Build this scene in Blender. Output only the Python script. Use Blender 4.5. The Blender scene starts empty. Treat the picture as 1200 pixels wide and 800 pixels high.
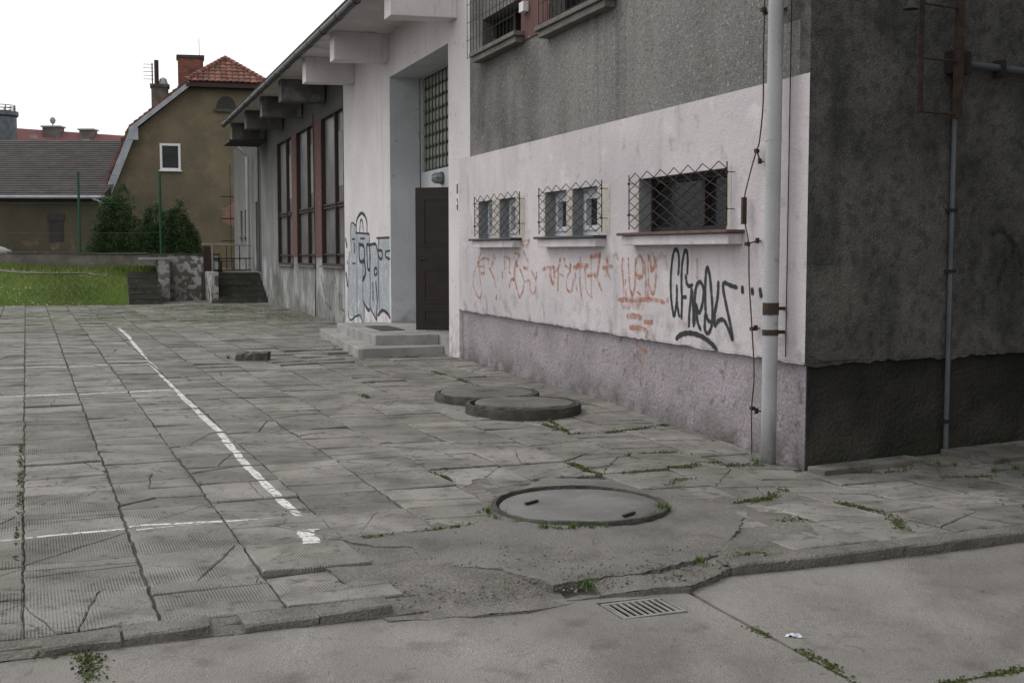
import bpy, bmesh, math, random
from mathutils import Vector, Matrix
random.seed(7)
S = bpy.context.scene
COL = S.collection
R = math.radians
# ------------------------------------------------------------------ camera
F_PX, CAM_H = 1400.0, 1.45
PITCH = math.atan(106 / F_PX)
cam = bpy.data.objects.new('camera', bpy.data.cameras.new('camera')); COL.objects.link(cam)
cam.data.sensor_width = 36; cam.data.lens = F_PX / 1200 * 36
cam.data.clip_start = .05; cam.data.clip_end = 3000
cam.location = (0, 0, CAM_H); cam.rotation_euler = (R(90) - PITCH, 0, 0)
S.camera = cam
S.render.resolution_x = 1024; S.render.resolution_y = 682
# ------------------------------------------------------------------ light: overcast
SUN_AZ, SUN_EL = math.atan2(-.80, .42), R(48)
w = bpy.data.worlds.new('World'); S.world = w; w.use_nodes = True
nt = w.node_tree; nt.nodes.clear()
sky = nt.nodes.new('ShaderNodeTexSky'); sky.sky_type = 'NISHITA'; sky.sun_disc = False
sky.sun_elevation = SUN_EL; sky.sun_rotation = SUN_AZ
sky.air_density = 1.0; sky.dust_density = 6.0; sky.ozone_density = 1.0
hs = nt.nodes.new('ShaderNodeHueSaturation'); hs.inputs['Saturation'].default_value = .12
bg = nt.nodes.new('ShaderNodeBackground'); bg.inputs[1].default_value = .13
wo = nt.nodes.new('ShaderNodeOutputWorld')
mxs = nt.nodes.new('ShaderNodeMix'); mxs.data_type = 'RGBA'; mxs.inputs[0].default_value = .84   # thick even cloud over the clear-sky model
cn = nt.nodes.new('ShaderNodeTexNoise'); cn.inputs['Scale'].default_value = 1.6; cn.inputs['Detail'].default_value = 6
cr = nt.nodes.new('ShaderNodeMapRange'); cr.inputs[1].default_value = .3; cr.inputs[2].default_value = .7; cr.inputs[3].default_value = 7.7; cr.inputs[4].default_value = 8.8
tcs = nt.nodes.new('ShaderNodeTexCoord'); nt.links.new(tcs.outputs['Generated'], cn.inputs['Vector']); nt.links.new(cn.outputs[0], cr.inputs[0])
cc_ = nt.nodes.new('ShaderNodeCombineColor')
for i_ in range(3): nt.links.new(cr.outputs[0], cc_.inputs[i_])
nt.links.new(sky.outputs[0], hs.inputs['Color']); nt.links.new(hs.outputs[0], mxs.inputs[6]); nt.links.new(cc_.outputs[0], mxs.inputs[7]); nt.links.new(mxs.outputs[2], bg.inputs[0]); nt.links.new(bg.outputs[0], wo.inputs[0])
sl = bpy.data.lights.new('sun', 'SUN'); sl.energy = .8; sl.angle = R(25); sl.color = (1, .97, .93)
sun = bpy.data.objects.new('sun', sl); COL.objects.link(sun)
sdir = Vector((math.sin(SUN_AZ) * math.cos(SUN_EL), math.cos(SUN_AZ) * math.cos(SUN_EL), math.sin(SUN_EL)))
sun.rotation_euler = sdir.to_track_quat('Z', 'Y').to_euler(); sun.location = (-10, 5, 20)
S.view_settings.view_transform = 'Standard'; S.view_settings.look = 'None'
S.view_settings.exposure = .22; S.view_settings.gamma = 1
S.render.engine = 'CYCLES'

# ------------------------------------------------------------------ the frames of the place
def ray(x, y):
    u = (x - 600) / F_PX; v = -(y - 400) / F_PX
    return Vector((u, math.cos(PITCH) + v * math.sin(PITCH), -math.sin(PITCH) + v * math.cos(PITCH)))
CX, CY = 2.029, 8.247                       # near corner of the building
D = Vector((-.33190, .94331)); N = Vector((-.94331, -.33190))
WROT = math.atan2(D.y, D.x)                 # building frame: x along the long wall, y outward, z up
RA = R(61); E2 = Vector((math.sin(RA), math.cos(RA))); M2 = Vector((E2.y, -E2.x))
def wl(x, y, off=0):                        # a photo point on the long wall -> (s, z)
    r = ray(x, y); c = N.x * CX + N.y * CY + off
    t = c / (N.x * r.x + N.y * r.y)
    P = Vector((r.x * t - CX, r.y * t - CY)); return P.dot(D), CAM_H + r.z * t
def wr(x, y, off=0):                        # same on the side wall -> (t, z)
    r = ray(x, y); c = M2.x * CX + M2.y * CY + off
    t = c / (M2.x * r.x + M2.y * r.y)
    P = Vector((r.x * t - CX, r.y * t - CY)); return P.dot(E2), CAM_H + r.z * t
def rl(t, off, z):                          # side wall frame -> building frame
    P = E2 * t + M2 * off
    return (P.dot(D), P.dot(N), z)
TH = R(22.1); U = Vector((math.cos(TH), math.sin(TH))); V = Vector((-U.y, U.x))
def smooth(a, b, x):
    t = min(1, max(0, (x - a) / (b - a))); return t * t * (3 - 2 * t)
def hgt(x, y):                              # the paved ground is not level
    z = .010 * math.sin(.9 * x + .4 * y + 1) * smooth(4.6, 7, y) + .008 * math.sin(1.7 * y - .6 * x) * smooth(5, 9, y)
    z -= .085 * smooth(.9, 2.3, x) * (1 - smooth(9.2, 13, y)) * smooth(6.2, 7.9, y + .25 * (2.7 - x))
    return z
def gp(px, py):
    z = 0; r = ray(px, py)
    for _ in range(6):
        t = (z - CAM_H) / r.z; z = hgt(r.x * t, r.y * t)
    return Vector((r.x * t, r.y * t))
def uv(p): return (p.x * U.x + p.y * U.y, p.x * V.x + p.y * V.y)
def fuv(u, v): return Vector((U.x * u + V.x * v, U.y * u + V.y * v))
def gl(z, px, py):
    r = ray(px, py); t = (z - CAM_H) / r.z; return Vector((r.x * t, r.y * t))
def fl(px, py, Y):
    r = ray(px, py); t = Y / r.y; return Vector((r.x * t, Y, CAM_H + r.z * t))

# ------------------------------------------------------------------ materials
def material(name, c1, c2=None, n=3.0, rough=.9, bump=.3, bn=60.0, layers=(), coord='pos', metal=0, lo=.35, hi=.65,
             rnd=0, alpha=None, groove=False, bdist=.01, spec=.3, fine=.12, voro=0, bricks=None, cracks=None):
    m = bpy.data.materials.new(name); m.use_nodes = True
    t = m.node_tree; L = t.links; nd = t.nodes
    b = nd['Principled BSDF']; b.inputs['Roughness'].default_value = rough; b.inputs['Metallic'].default_value = metal
    b.inputs['Specular IOR Level'].default_value = spec
    if coord == 'pos': P = nd.new('ShaderNodeNewGeometry').outputs['Position']
    else: P = nd.new('ShaderNodeTexCoord').outputs['Object']
    GP = nd.new('ShaderNodeNewGeometry').outputs['Position']
    def noise(scale, det=5, vec=None, stretch=None, dis=0):
        q = nd.new('ShaderNodeTexNoise'); q.inputs['Scale'].default_value = scale; q.inputs['Detail'].default_value = det
        q.inputs['Distortion'].default_value = dis
        src = vec or P
        if stretch:
            mp = nd.new('ShaderNodeMapping'); mp.inputs['Scale'].default_value = stretch; L.new(src, mp.inputs[0]); src = mp.outputs[0]
        L.new(src, q.inputs['Vector']); return q.outputs[0]
    def rng(src, a, bb, c=0, d=1):
        q = nd.new('ShaderNodeMapRange'); q.inputs[1].default_value = a; q.inputs[2].default_value = bb
        q.inputs[3].default_value = c; q.inputs[4].default_value = d; L.new(src, q.inputs[0]); return q.outputs[0]
    def mul(a, bb, op='MULTIPLY'):
        q = nd.new('ShaderNodeMath'); q.operation = op
        for i, s in enumerate((a, bb)):
            if isinstance(s, (int, float)): q.inputs[i].default_value = s
            else: L.new(s, q.inputs[i])
        return q.outputs[0]
    def mix(f, a, bb, mode='MIX'):
        q = nd.new('ShaderNodeMix'); q.data_type = 'RGBA'; q.blend_type = mode
        if isinstance(f, (int, float)): q.inputs[0].default_value = f
        else: L.new(f, q.inputs[0])
        for i, s in ((6, a), (7, bb)):
            if isinstance(s, (tuple, list)): q.inputs[i].default_value = (*s, 1)
            else: L.new(s, q.inputs[i])
        return q.outputs[2]
    c2 = c2 or c1
    col = mix(rng(noise(n, 6), lo, hi), c1, c2)
    if bricks:
        q = nd.new('ShaderNodeTexBrick'); mp = nd.new('ShaderNodeMapping'); mp.inputs['Rotation'].default_value = bricks['rot']
        L.new(P, mp.inputs[0]); L.new(mp.outputs[0], q.inputs['Vector'])
        q.inputs['Color1'].default_value = (*bricks['a'], 1); q.inputs['Color2'].default_value = (*bricks['b'], 1)
        q.inputs['Mortar'].default_value = (*bricks['m'], 1); q.inputs['Scale'].default_value = 1
        q.inputs['Brick Width'].default_value = bricks.get('w', .26); q.inputs['Row Height'].default_value = bricks.get('h', .075); q.inputs['Mortar Size'].default_value = .012
        col = mix(.85, col, q.outputs[0])
    for ly in layers:
        f = rng(noise(ly.get('n', 4), ly.get('det', 6), None, ly.get('s'), ly.get('dis', 0)), ly['lo'], ly['hi'])
        if 'z' in ly:
            sp = nd.new('ShaderNodeSeparateXYZ'); L.new(GP, sp.inputs[0])
            zz = mul(sp.outputs[2], mul(mul(noise(2.5, 4), -.5, 'ADD'), ly.get('zj', .6)), 'ADD')
            f = mul(f, rng(zz, ly['z'][0], ly['z'][1], 1, 0))
        if 'at' in ly:                        # stain round a point of the place, radius r
            vm = nd.new('ShaderNodeVectorMath'); vm.operation = 'SUBTRACT'; L.new(GP, vm.inputs[0]); vm.inputs[1].default_value = ly['at']
            vs = nd.new('ShaderNodeVectorMath'); vs.operation = 'MULTIPLY'; L.new(vm.outputs[0], vs.inputs[0]); vs.inputs[1].default_value = ly.get('as', (1, 1, 1))
            vl = nd.new('ShaderNodeVectorMath'); vl.operation = 'LENGTH'; L.new(vs.outputs[0], vl.inputs[0])
            f = mul(f, rng(vl.outputs['Value'], ly['r'] * .3, ly['r'], 1, 0))
        f = mul(f, ly.get('amt', 1))
        col = mix(f, col, ly['c'], ly.get('mode', 'MIX'))
    if cracks:
        for cn_, cs, cw in cracks:
            q1 = mul(noise(cn_, 4, None, None, .6), -.5, 'ADD'); qa = nd.new('ShaderNodeMath'); qa.operation = 'ABSOLUTE'; L.new(q1, qa.inputs[0])
            f = mul(rng(qa.outputs[0], 0, cw, 1, 0), rng(noise(cn_ * .45, 3), .5, .56, 0, cs)); col = mix(f, col, (.025, .024, .02))
    if fine:
        g = rng(noise(bn * 2.2, 2), .35, .65, 1 - fine, 1 + fine)
        cc = nd.new('ShaderNodeCombineColor')
        for i in range(3): L.new(g, cc.inputs[i])
        col = mix(1.0, col, cc.outputs[0], 'MULTIPLY')
    if rnd:
        a = nd.new('ShaderNodeAttribute'); a.attribute_name = 'tone'
        g = rng(a.outputs['Fac'], 0, 1, 1 - rnd, 1 + rnd)
        cc = nd.new('ShaderNodeCombineColor')
        for i in range(3): L.new(g, cc.inputs[i])
        col = mix(1.0, col, cc.outputs[0], 'MULTIPLY')
    L.new(col, b.inputs['Base Color'])
    if bump:
        hgt_ = noise(bn, 5)
        h2 = mul(hgt_, mul(noise(bn * .2, 4), 1.2), 'ADD')
        if voro:
            vq = nd.new('ShaderNodeTexVoronoi'); vq.feature = 'DISTANCE_TO_EDGE'; vq.inputs['Scale'].default_value = voro
            L.new(P, vq.inputs['Vector']); h2 = mul(h2, mul(rng(vq.outputs['Distance'], 0, .06), 1.0), 'ADD')
        if groove:
            oc = nd.new('ShaderNodeTexCoord'); wv = nd.new('ShaderNodeTexWave'); wv.wave_type = 'BANDS'; wv.bands_direction = 'X'
            wv.inputs['Scale'].default_value = 23; wv.inputs['Distortion'].default_value = .3; L.new(oc.outputs['Object'], wv.inputs['Vector'])
            ra = nd.new('ShaderNodeAttribute'); ra.attribute_name = 'ribbed'
            wm = mul(wv.outputs['Fac'], mul(ra.outputs['Fac'], rng(noise(3.0, 5), .42, .6)))
            h2 = mul(h2, mul(wm, .9), 'ADD')
            col2 = mix(mul(wm, .17), col, (.05, .048, .044)); L.new(col2, b.inputs['Base Color'])
        bp = nd.new('ShaderNodeBump'); bp.inputs['Strength'].default_value = bump; bp.inputs['Distance'].default_value = bdist
        L.new(h2, bp.inputs['Height']); L.new(bp.outputs[0], b.inputs['Normal'])
    if alpha:
        f = mul(rng(noise(alpha.get('n', 25), 5), alpha['lo'], alpha['hi']), alpha.get('amt', 1))
        L.new(f, b.inputs['Alpha'])
    return m

def wpr(t, off, z): return (CX + E2.x * t + M2.x * off, CY + E2.y * t + M2.y * off, z)
def wp3(s, off, z):                          # building frame -> world
    return (CX + D.x * s + N.x * off, CY + D.y * s + N.y * off, z)
pink = material('pink_white_render', (.585, .54, .56), (.51, .475, .495), n=1.3, bump=.55, bn=70, layers=[
    dict(c=(.20, .19, .18), s=(3, 3, .5), n=1.5, lo=.55, hi=.85, amt=.55),
    dict(c=(.36, .34, .35), n=.8, det=9, lo=.45, hi=.75, amt=.55), dict(c=(.27, .255, .25), n=7, det=9, lo=.60, hi=.74, amt=.5), dict(c=(.66, .63, .64), n=3, det=9, lo=.60, hi=.70, amt=.5),
    dict(c=(.16, .15, .13), n=6, lo=.5, hi=.7, amt=.6, z=(.78, 1.0)),
    dict(c=(.10, .09, .08), n=60, lo=.68, hi=.74, amt=.35)])
chalk = material('white_wall_paint', (.64, .605, .615), (.56, .53, .54), n=1.1, bump=.35, bn=45, layers=[
    dict(c=(.25, .24, .23), s=(6, 6, .35), n=1.2, lo=.58, hi=.85, amt=.45),
    dict(c=(.18, .17, .15), n=5, lo=.45, hi=.7, amt=.8, z=(.15, .75)),
    dict(c=(.12, .11, .10), n=14, lo=.66, hi=.72, amt=.6)])
bluew = material('blue_grey_porch_paint', (.50, .515, .54), (.42, .435, .455), n=1.5, bump=.35, bn=45, layers=[
    dict(c=(.16, .15, .14), n=5, lo=.45, hi=.7, amt=.7, z=(.35, .9)), dict(c=(.12, .11, .10), n=14, lo=.67, hi=.72, amt=.6)])
hallm = material('stained_hall_render', (.235, .24, .235), (.17, .175, .17), n=1.0, bump=.35, bn=45, layers=[
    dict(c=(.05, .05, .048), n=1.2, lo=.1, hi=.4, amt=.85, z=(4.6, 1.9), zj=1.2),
    dict(c=(.09, .09, .085), s=(5, 5, .28), n=1.5, lo=.42, hi=.72, amt=.8),
    dict(c=(.46, .48, .48), n=1.5, lo=.45, hi=.7, amt=.75, z=(.9, 1.5)),
    dict(c=(.09, .085, .07), n=2.0, lo=.3, hi=.6, amt=.9, at=wp3(25.0, 0, .35), r=1.4, **{'as': (1, 1, 1)}),
    dict(c=(.12, .10, .075), n=4, lo=.4, hi=.7, amt=.8, z=(.1, .5))])
greyr = material('grey_pebbledash', (.225, .222, .212), (.165, .163, .157), n=1.0, bump=1.0, bn=75, bdist=.012, fine=.45, layers=[
    dict(c=(.085, .085, .078), s=(1.5, 1.5, .4), n=1.3, lo=.5, hi=.75, amt=.5),
    dict(c=(.055, .055, .05), n=1.3, lo=.35, hi=.62, amt=.85, at=wp3(7.0, 0, 3.5), r=2.6, **{'as': (.9, .9, 1)}),
    dict(c=(.06, .06, .055), s=(6, 6, .3), n=1.5, lo=.42, hi=.65, amt=.45, at=wp3(3.4, 0, 3.4), r=1.5, **{'as': (1.6, 1.6, .7)}),
    dict(c=(.42, .41, .385), n=34, det=3, lo=.60, hi=.68, amt=.5), dict(c=(.05, .05, .046), n=30, det=3, lo=.58, hi=.66, amt=.5)])
plinm = material('mauve_plinth_render', (.32, .285, .31), (.255, .23, .245), n=2.2, bump=.8, bn=28, bdist=.015, fine=.2, layers=[
    dict(c=(.11, .10, .095), n=9, lo=.58, hi=.7, amt=.6),
    dict(c=(.06, .06, .055), n=16, dis=1.5, lo=.64, hi=.70, amt=.5),
    dict(c=(.085, .08, .068), n=5, lo=.3, hi=.65, amt=.85, z=(.02, .3))])
darkr = material('mouldy_shaded_render', (.135, .132, .122), (.085, .083, .077), n=1.6, bump=.9, bn=62, bdist=.012, fine=.4, layers=[  # dark base holds part of the side wall's shade; the blotches are mould
    dict(c=(.20, .195, .18), n=30, det=3, lo=.60, hi=.70, amt=.4),
    dict(c=(.022, .023, .023), n=2.0, det=10, lo=.45, hi=.65, amt=.5),
    dict(c=(.025, .026, .026), n=12, det=8, lo=.5, hi=.62, amt=.45),
    dict(c=(.14, .135, .12), n=5, lo=.58, hi=.72, amt=.6),
    dict(c=(.15, .143, .125), n=6, det=8, lo=.38, hi=.46, amt=.8, at=wpr(.36, 0, 1.32), r=.42, **{'as': (2.0, 2.0, 1)}),
    dict(c=(.12, .115, .10), n=7, det=8, lo=.40, hi=.5, amt=.7, at=wpr(1.17, 0, 1.2), r=.3, **{'as': (2.2, 2.2, 1)}),
    dict(c=(.02, .02, .02), s=(3, 3, .6), n=2, det=9, lo=.54, hi=.75, amt=.45)])
darkp = material('black_plinth_render', (.042, .040, .036), (.021, .021, .019), n=2.5, bump=1.0, bn=30, bdist=.02, layers=[  # near-black base, paler blotches and a greenish tint low down
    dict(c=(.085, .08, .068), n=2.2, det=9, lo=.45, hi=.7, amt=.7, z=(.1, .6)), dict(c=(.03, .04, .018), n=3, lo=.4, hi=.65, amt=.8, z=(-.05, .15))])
palep = material('worn_pale_render', (.115, .11, .098), (.085, .082, .074), n=8, bump=.8, bn=45)
ironw = material('worn_grate_iron', (.27, .262, .25), (.20, .195, .185), n=12, bump=.3)
patchm = material('bare_mortar', (.16, .15, .135), (.11, .105, .095), n=8, bump=.8, bn=60)
slabm = material('paving_slab', (.238, .228, .212), (.162, .155, .143), n=2.3, bump=.8, bn=75, bdist=.006, rnd=.26, groove=True, fine=.22, cracks=((1.9, .8, .010), (3.3, .6, .010)), layers=[
    dict(c=(.075, .071, .062), n=3.3, det=9, lo=.5, hi=.7, amt=.65), dict(c=(.105, .103, .078), n=.7, lo=.48, hi=.7, amt=.5), dict(c=(.055, .052, .045), n=11, det=9, lo=.58, hi=.68, amt=.6),
    dict(c=(.235, .222, .205), n=1.1, det=9, lo=.52, hi=.75, amt=.5),
    dict(c=(.075, .10, .03), n=2.6, lo=.45, hi=.62, amt=.8, at=(-8, 26.5, 0), r=6.5, **{'as': (1, .8, 1)}),
    dict(c=(.05, .047, .042), n=22, dis=2.0, lo=.63, hi=.68, amt=.45),
    dict(c=(.42, .41, .38), n=55, lo=.72, hi=.76, amt=.5)])
bedm = material('joint_soil', (.068, .062, .050), (.042, .039, .030), n=7, bump=1, bn=40, layers=[
    dict(c=(.04, .05, .018), n=1.3, lo=.52, hi=.62, amt=.5),
    dict(c=(.085, .078, .066), n=7, lo=.5, hi=.7, amt=.7)])
mudm = material('trodden_dirt', (.165, .157, .145), (.112, .106, .096), n=3, bump=.7, bn=50, bdist=.015, fine=.3, layers=[
    dict(c=(.17, .155, .135), n=9, lo=.52, hi=.7, amt=.6), dict(c=(.05, .05, .035), n=2.2, lo=.6, hi=.75, amt=.5)])
asphm = material('worn_asphalt', (.178, .170, .159), (.128, .122, .114), n=1.6, bump=1, bn=110, bdist=.008, fine=.4, cracks=((1.2, .8, .006),), layers=[
    dict(c=(.07, .067, .06), n=3.2, lo=.52, hi=.75, amt=.55), dict(c=(.19, .178, .165), n=1.3, lo=.5, hi=.72, amt=.6),
    dict(c=(.34, .33, .31), n=70, lo=.66, hi=.72, amt=.6), dict(c=(.035, .033, .03), n=75, lo=.64, hi=.70, amt=.6)])
roadm = material('road_concrete', (.225, .212, .199), (.165, .156, .146), n=1.3, bump=.9, bn=130, bdist=.006, fine=.36, layers=[
    dict(c=(.11, .105, .095), n=1.4, lo=.5, hi=.72, amt=.65), dict(c=(.09, .085, .078), n=6, det=8, lo=.56, hi=.70, amt=.5), dict(c=(.31, .295, .275), s=(1.6, .7, 1), n=1.2, lo=.5, hi=.72, amt=.6),
    dict(c=(.40, .39, .37), n=80, lo=.68, hi=.73, amt=.6), dict(c=(.06, .056, .05), n=60, lo=.66, hi=.71, amt=.55),
    dict(c=(.10, .09, .08), n=9, dis=2, lo=.66, hi=.70, amt=.5)])
kerbm = material('kerb_concrete', (.175, .166, .153), (.12, .115, .105), n=4, bump=1, bn=60, bdist=.012, fine=.25, layers=[
    dict(c=(.07, .07, .05), n=7, lo=.55, hi=.7, amt=.6)])
stepm = material('step_concrete', (.33, .325, .315), (.24, .235, .225), n=2.5, bump=.5, bn=60, fine=.15, layers=[
    dict(c=(.12, .115, .105), n=3.5, lo=.5, hi=.75, amt=.6)])
mossstep = material('old_mossy_concrete', (.085, .085, .07), (.05, .052, .042), n=4, bump=.8, bn=40, layers=[dict(c=(.17, .165, .15), n=6, lo=.58, hi=.7, amt=.6)])
ringm = material('manhole_ring_concrete', (.080, .077, .066), (.045, .044, .038), n=6, bump=1, bn=45, bdist=.015, fine=.25, layers=[dict(c=(.05, .06, .025), n=5, lo=.55, hi=.7, amt=.5)])
lidm = material('manhole_lid_concrete', (.15, .142, .131), (.10, .096, .088), n=2.5, bump=.8, bn=55, fine=.2, layers=[dict(c=(.08, .078, .07), n=5, lo=.55, hi=.72, amt=.6)])
steelm = material('grey_steel_lid', (.185, .18, .178), (.14, .136, .134), n=3, bump=.3, bn=60, rough=.85, fine=.12, spec=.2, layers=[
    dict(c=(.115, .11, .108), n=2.4, lo=.5, hi=.75, amt=.6), dict(c=(.29, .29, .29), n=9, lo=.6, hi=.75, amt=.4)])
retm = material('peeling_plaster_wall', (.17, .155, .135), (.10, .092, .08), n=2.2, bump=.9, bn=22, bdist=.02, layers=[
    dict(c=(.45, .45, .45), n=4.4, det=9, lo=.47, hi=.53, amt=.85, at=(-8.6, 34.5, .7), r=2.1, **{'as': (.8, .3, 1)}),
    dict(c=(.16, .09, .065), n=4.2, lo=.6, hi=.66, amt=.7),
    dict(c=(.05, .055, .025), n=3, lo=.4, hi=.65, amt=.85, z=(.15, .5))])
capm = material('wall_coping', (.32, .31, .29), (.24, .235, .22), n=3)
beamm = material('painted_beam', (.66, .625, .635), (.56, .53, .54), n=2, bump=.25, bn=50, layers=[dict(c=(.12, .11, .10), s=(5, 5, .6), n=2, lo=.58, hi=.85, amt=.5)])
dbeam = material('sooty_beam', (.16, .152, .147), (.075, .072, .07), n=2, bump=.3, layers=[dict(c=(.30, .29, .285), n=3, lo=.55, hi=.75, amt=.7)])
soffm = material('soffit_render', (.58, .54, .545), (.47, .44, .44), n=1.6, bump=.3, layers=[dict(c=(.12, .11, .1), n=2.5, lo=.55, hi=.75, amt=.6)])
gutm = material('dark_zinc_gutter', (.075, .078, .08), (.045, .046, .048), n=5, rough=.5, bump=.15, metal=.3, layers=[dict(c=(.25, .26, .27), n=4, lo=.6, hi=.68, amt=.7)])
roofm = material('bitumen_roof', (.04, .04, .04), (.06, .06, .06), n=4)
pipem = material('grey_painted_pipe', (.40, .405, .42), (.33, .335, .35), n=2, rough=.5, bump=.12, bn=30, fine=.05, layers=[
    dict(c=(.10, .10, .10), s=(4, 4, .7), n=3, lo=.52, hi=.72, amt=.6, z=(.1, .5)), dict(c=(.14, .13, .12), n=9, lo=.64, hi=.72, amt=.5)])
galv = material('galvanised_pipe', (.12, .14, .155), (.085, .095, .105), n=4, rough=.5, bump=.1, metal=.3)
rustm = material('rusty_iron', (.062, .040, .030), (.034, .025, .02), n=12, rough=.85, bump=.6, bn=70)
ironm = material('black_iron', (.022, .02, .02), (.035, .028, .024), n=15, rough=.7, bump=.2)
cablem = material('brown_cable', (.10, .065, .055), (.06, .045, .04), n=10, rough=.8, bump=.1)
whitef = material('white_window_frame', (.62, .65, .69), (.55, .58, .62), n=4, rough=.45, bump=.05, fine=.03)
brownf = material('brown_window_frame', (.03, .022, .018), (.02, .015, .013), n=6, rough=.6, bump=.2)
redf = material('oxblood_window_frame', (.048, .027, .024), (.036, .022, .020), n=6, rough=.65, bump=.2)
redp = material('faded_red_panel', (.125, .064, .057), (.10, .052, .047), n=4, bump=.3, layers=[dict(c=(.42, .38, .35), n=12, lo=.66, hi=.7, amt=.5)])
cream = material('old_cream_paint', (.55, .515, .46), (.46, .43, .39), n=8, bump=.5, bn=60, layers=[dict(c=(.2, .18, .15), n=14, lo=.58, hi=.7, amt=.5)])
revm = material('grey_reveal', (.30, .305, .32), (.24, .245, .255), n=5, bump=.4, bn=60)
sillm = material('dark_sill_metal', (.055, .057, .06), (.035, .037, .038), n=6, rough=.5, bump=.2)
brsill = material('red_brown_sill', (.13, .085, .075), (.09, .06, .055), n=9, rough=.8, bump=.5)
doorm = material('dark_brown_door', (.018, .011, .009), (.011, .008, .006), n=6, rough=.42, bump=.15, fine=.1, spec=.35)
glassd = material('dark_window_glass', (.012, .014, .016), (.02, .024, .026), n=3, rough=.1, bump=0, spec=.18, fine=0)
glassc = material('clear_window_glass', (.02, .022, .024), (.02, .024, .026), n=3, rough=.1, bump=0, spec=.18, fine=0, alpha=dict(n=1, lo=-3, hi=-2, amt=.5))
glassh = material('dusty_hall_glass', (.19, .19, .20), (.12, .12, .128), n=2, rough=.3, bump=.1, spec=.4)
curt = material('pale_curtain', (.26, .27, .26), (.20, .21, .2), n=4, rough=.9, bump=.2)
blockg = material('glass_block', (.20, .215, .18), (.13, .145, .12), n=9, rough=.5, bump=.3, bn=20, spec=.5)
mortd = material('glass_block_mortar', (.085, .088, .075), (.06, .062, .054), n=9)
spk = material('black_spray_paint', (.02, .024, .028), (.034, .038, .042), n=9, rough=.7, bump=.3, bn=70, alpha=dict(n=30, lo=.22, hi=.36, amt=.97))
spk2 = material('faint_black_paint', (.035, .037, .038), (.045, .046, .046), n=9, rough=.8, alpha=dict(n=14, lo=.4, hi=.65, amt=.6))
spo = material('orange_spray_paint', (.50, .20, .10), (.42, .19, .12), n=9, rough=.8, bump=.3, bn=70, alpha=dict(n=16, lo=.32, hi=.64, amt=.74))
spof = material('faded_orange_paint', (.52, .30, .22), (.46, .28, .22), n=9, rough=.8, bump=.3, bn=70, alpha=dict(n=14, lo=.35, hi=.65, amt=.5))
spg = material('faded_grey_paint', (.10, .115, .12), (.13, .14, .145), n=9, rough=.8, bump=.2, alpha=dict(n=12, lo=.35, hi=.6, amt=.7))
spb = material('pale_blue_paint', (.33, .41, .46), (.38, .45, .50), n=4, rough=.85, bump=.3, bn=50, alpha=dict(n=5, lo=.2, hi=.55, amt=.6))
mark = material('white_line_paint', (.66, .66, .64), (.52, .52, .5), n=9, rough=.8, bump=.5, bn=60, alpha=dict(n=34, lo=.34, hi=.47))
tanm = material('tan_house_render', (.165, .137, .088), (.12, .10, .067), n=.9, bump=.6, bn=14, layers=[
    dict(c=(.065, .06, .045), n=.6, lo=.4, hi=.65, amt=.75, z=(1.5, 5.5), zj=2), dict(c=(.20, .165, .11), n=1.6, lo=.55, hi=.7, amt=.5)])
olivem = material('olive_render', (.085, .074, .05), (.06, .054, .038), n=1, bump=.5, bn=14, layers=[dict(c=(.2, .17, .12), n=2.5, lo=.56, hi=.66, amt=.6, z=(1.6, 2.1))])
tilem = material('clay_roof_tile', (.205, .082, .057), (.125, .06, .047), n=3.5, bump=.4, bn=20, rnd=.35, layers=[dict(c=(.10, .075, .06), n=4, lo=.52, hi=.68, amt=.7)])
slatem = material('grey_slate', (.055, .048, .047), (.040, .036, .036), n=1.4, bump=.4, rnd=.12, layers=[dict(c=(.075, .068, .06), n=2.5, lo=.55, hi=.72, amt=.6)])
maroon = material('maroon_roof', (.20, .085, .088), (.165, .075, .078), n=1.2, bump=.3)
brickm = material('red_chimney_brick', (.22, .07, .045), (.12, .05, .04), n=5, bump=.7, bn=20, bricks=dict(rot=(R(90), 0, 0), a=(.30, .09, .055), b=(.17, .06, .045), m=(.09, .08, .07)), layers=[
    dict(c=(.03, .03, .03), n=2, lo=.45, hi=.7, amt=.7)])
oldbrick = material('weathered_brick', (.30, .17, .14), (.22, .13, .11), n=5, bump=.6)
flash = material('zinc_flashing', (.33, .35, .38), (.24, .26, .28), n=3, rough=.45, metal=.3, bump=.1)
soot = material('sooty_plaster', (.16, .14, .12), (.06, .055, .05), n=3, bump=.5)
greenp = material('green_painted_steel', (.012, .075, .045), (.010, .06, .036), n=6, rough=.5, bump=.1)
barkm = material('bark', (.07, .05, .035), (.04, .03, .022), n=12)
conif = material('conifer_needles', (.030, .062, .024), (.07, .11, .038), n=2.5, rough=.8, bump=0, rnd=.45)
grassm = material('lawn_grass', (.15, .205, .04), (.105, .16, .032), n=1.1, rough=.8, bump=0, rnd=.4, layers=[dict(c=(.16, .18, .06), n=2.2, lo=.55, hi=.7, amt=.5)])
mossm = material('moss', (.078, .095, .026), (.05, .068, .02), n=9, rough=.9, bump=.4, rnd=.35)
weedm = material('weed_leaves', (.09, .15, .03), (.06, .11, .022), n=9, rough=.8, bump=0, rnd=.35)
petal = material('daisy_petal', (.75, .75, .72), bump=0, fine=0)
earthm = material('earth', (.07, .06, .045), (.05, .045, .035), n=.3, bump=.6, bn=8)
lawnbase = material('lawn_soil', (.075, .115, .025), (.055, .085, .02), n=3, bump=.6)
sandm = material('pale_path_sand', (.15, .14, .10), (.09, .10, .06), n=4, bump=.5)
litm = material('white_plastic', (.72, .76, .82), (.6, .65, .72), n=20, rough=.4, bump=.2)
pebm = material('pebbles', (.2, .18, .15), (.1, .095, .085), n=7, rnd=.45, bump=.3)
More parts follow.
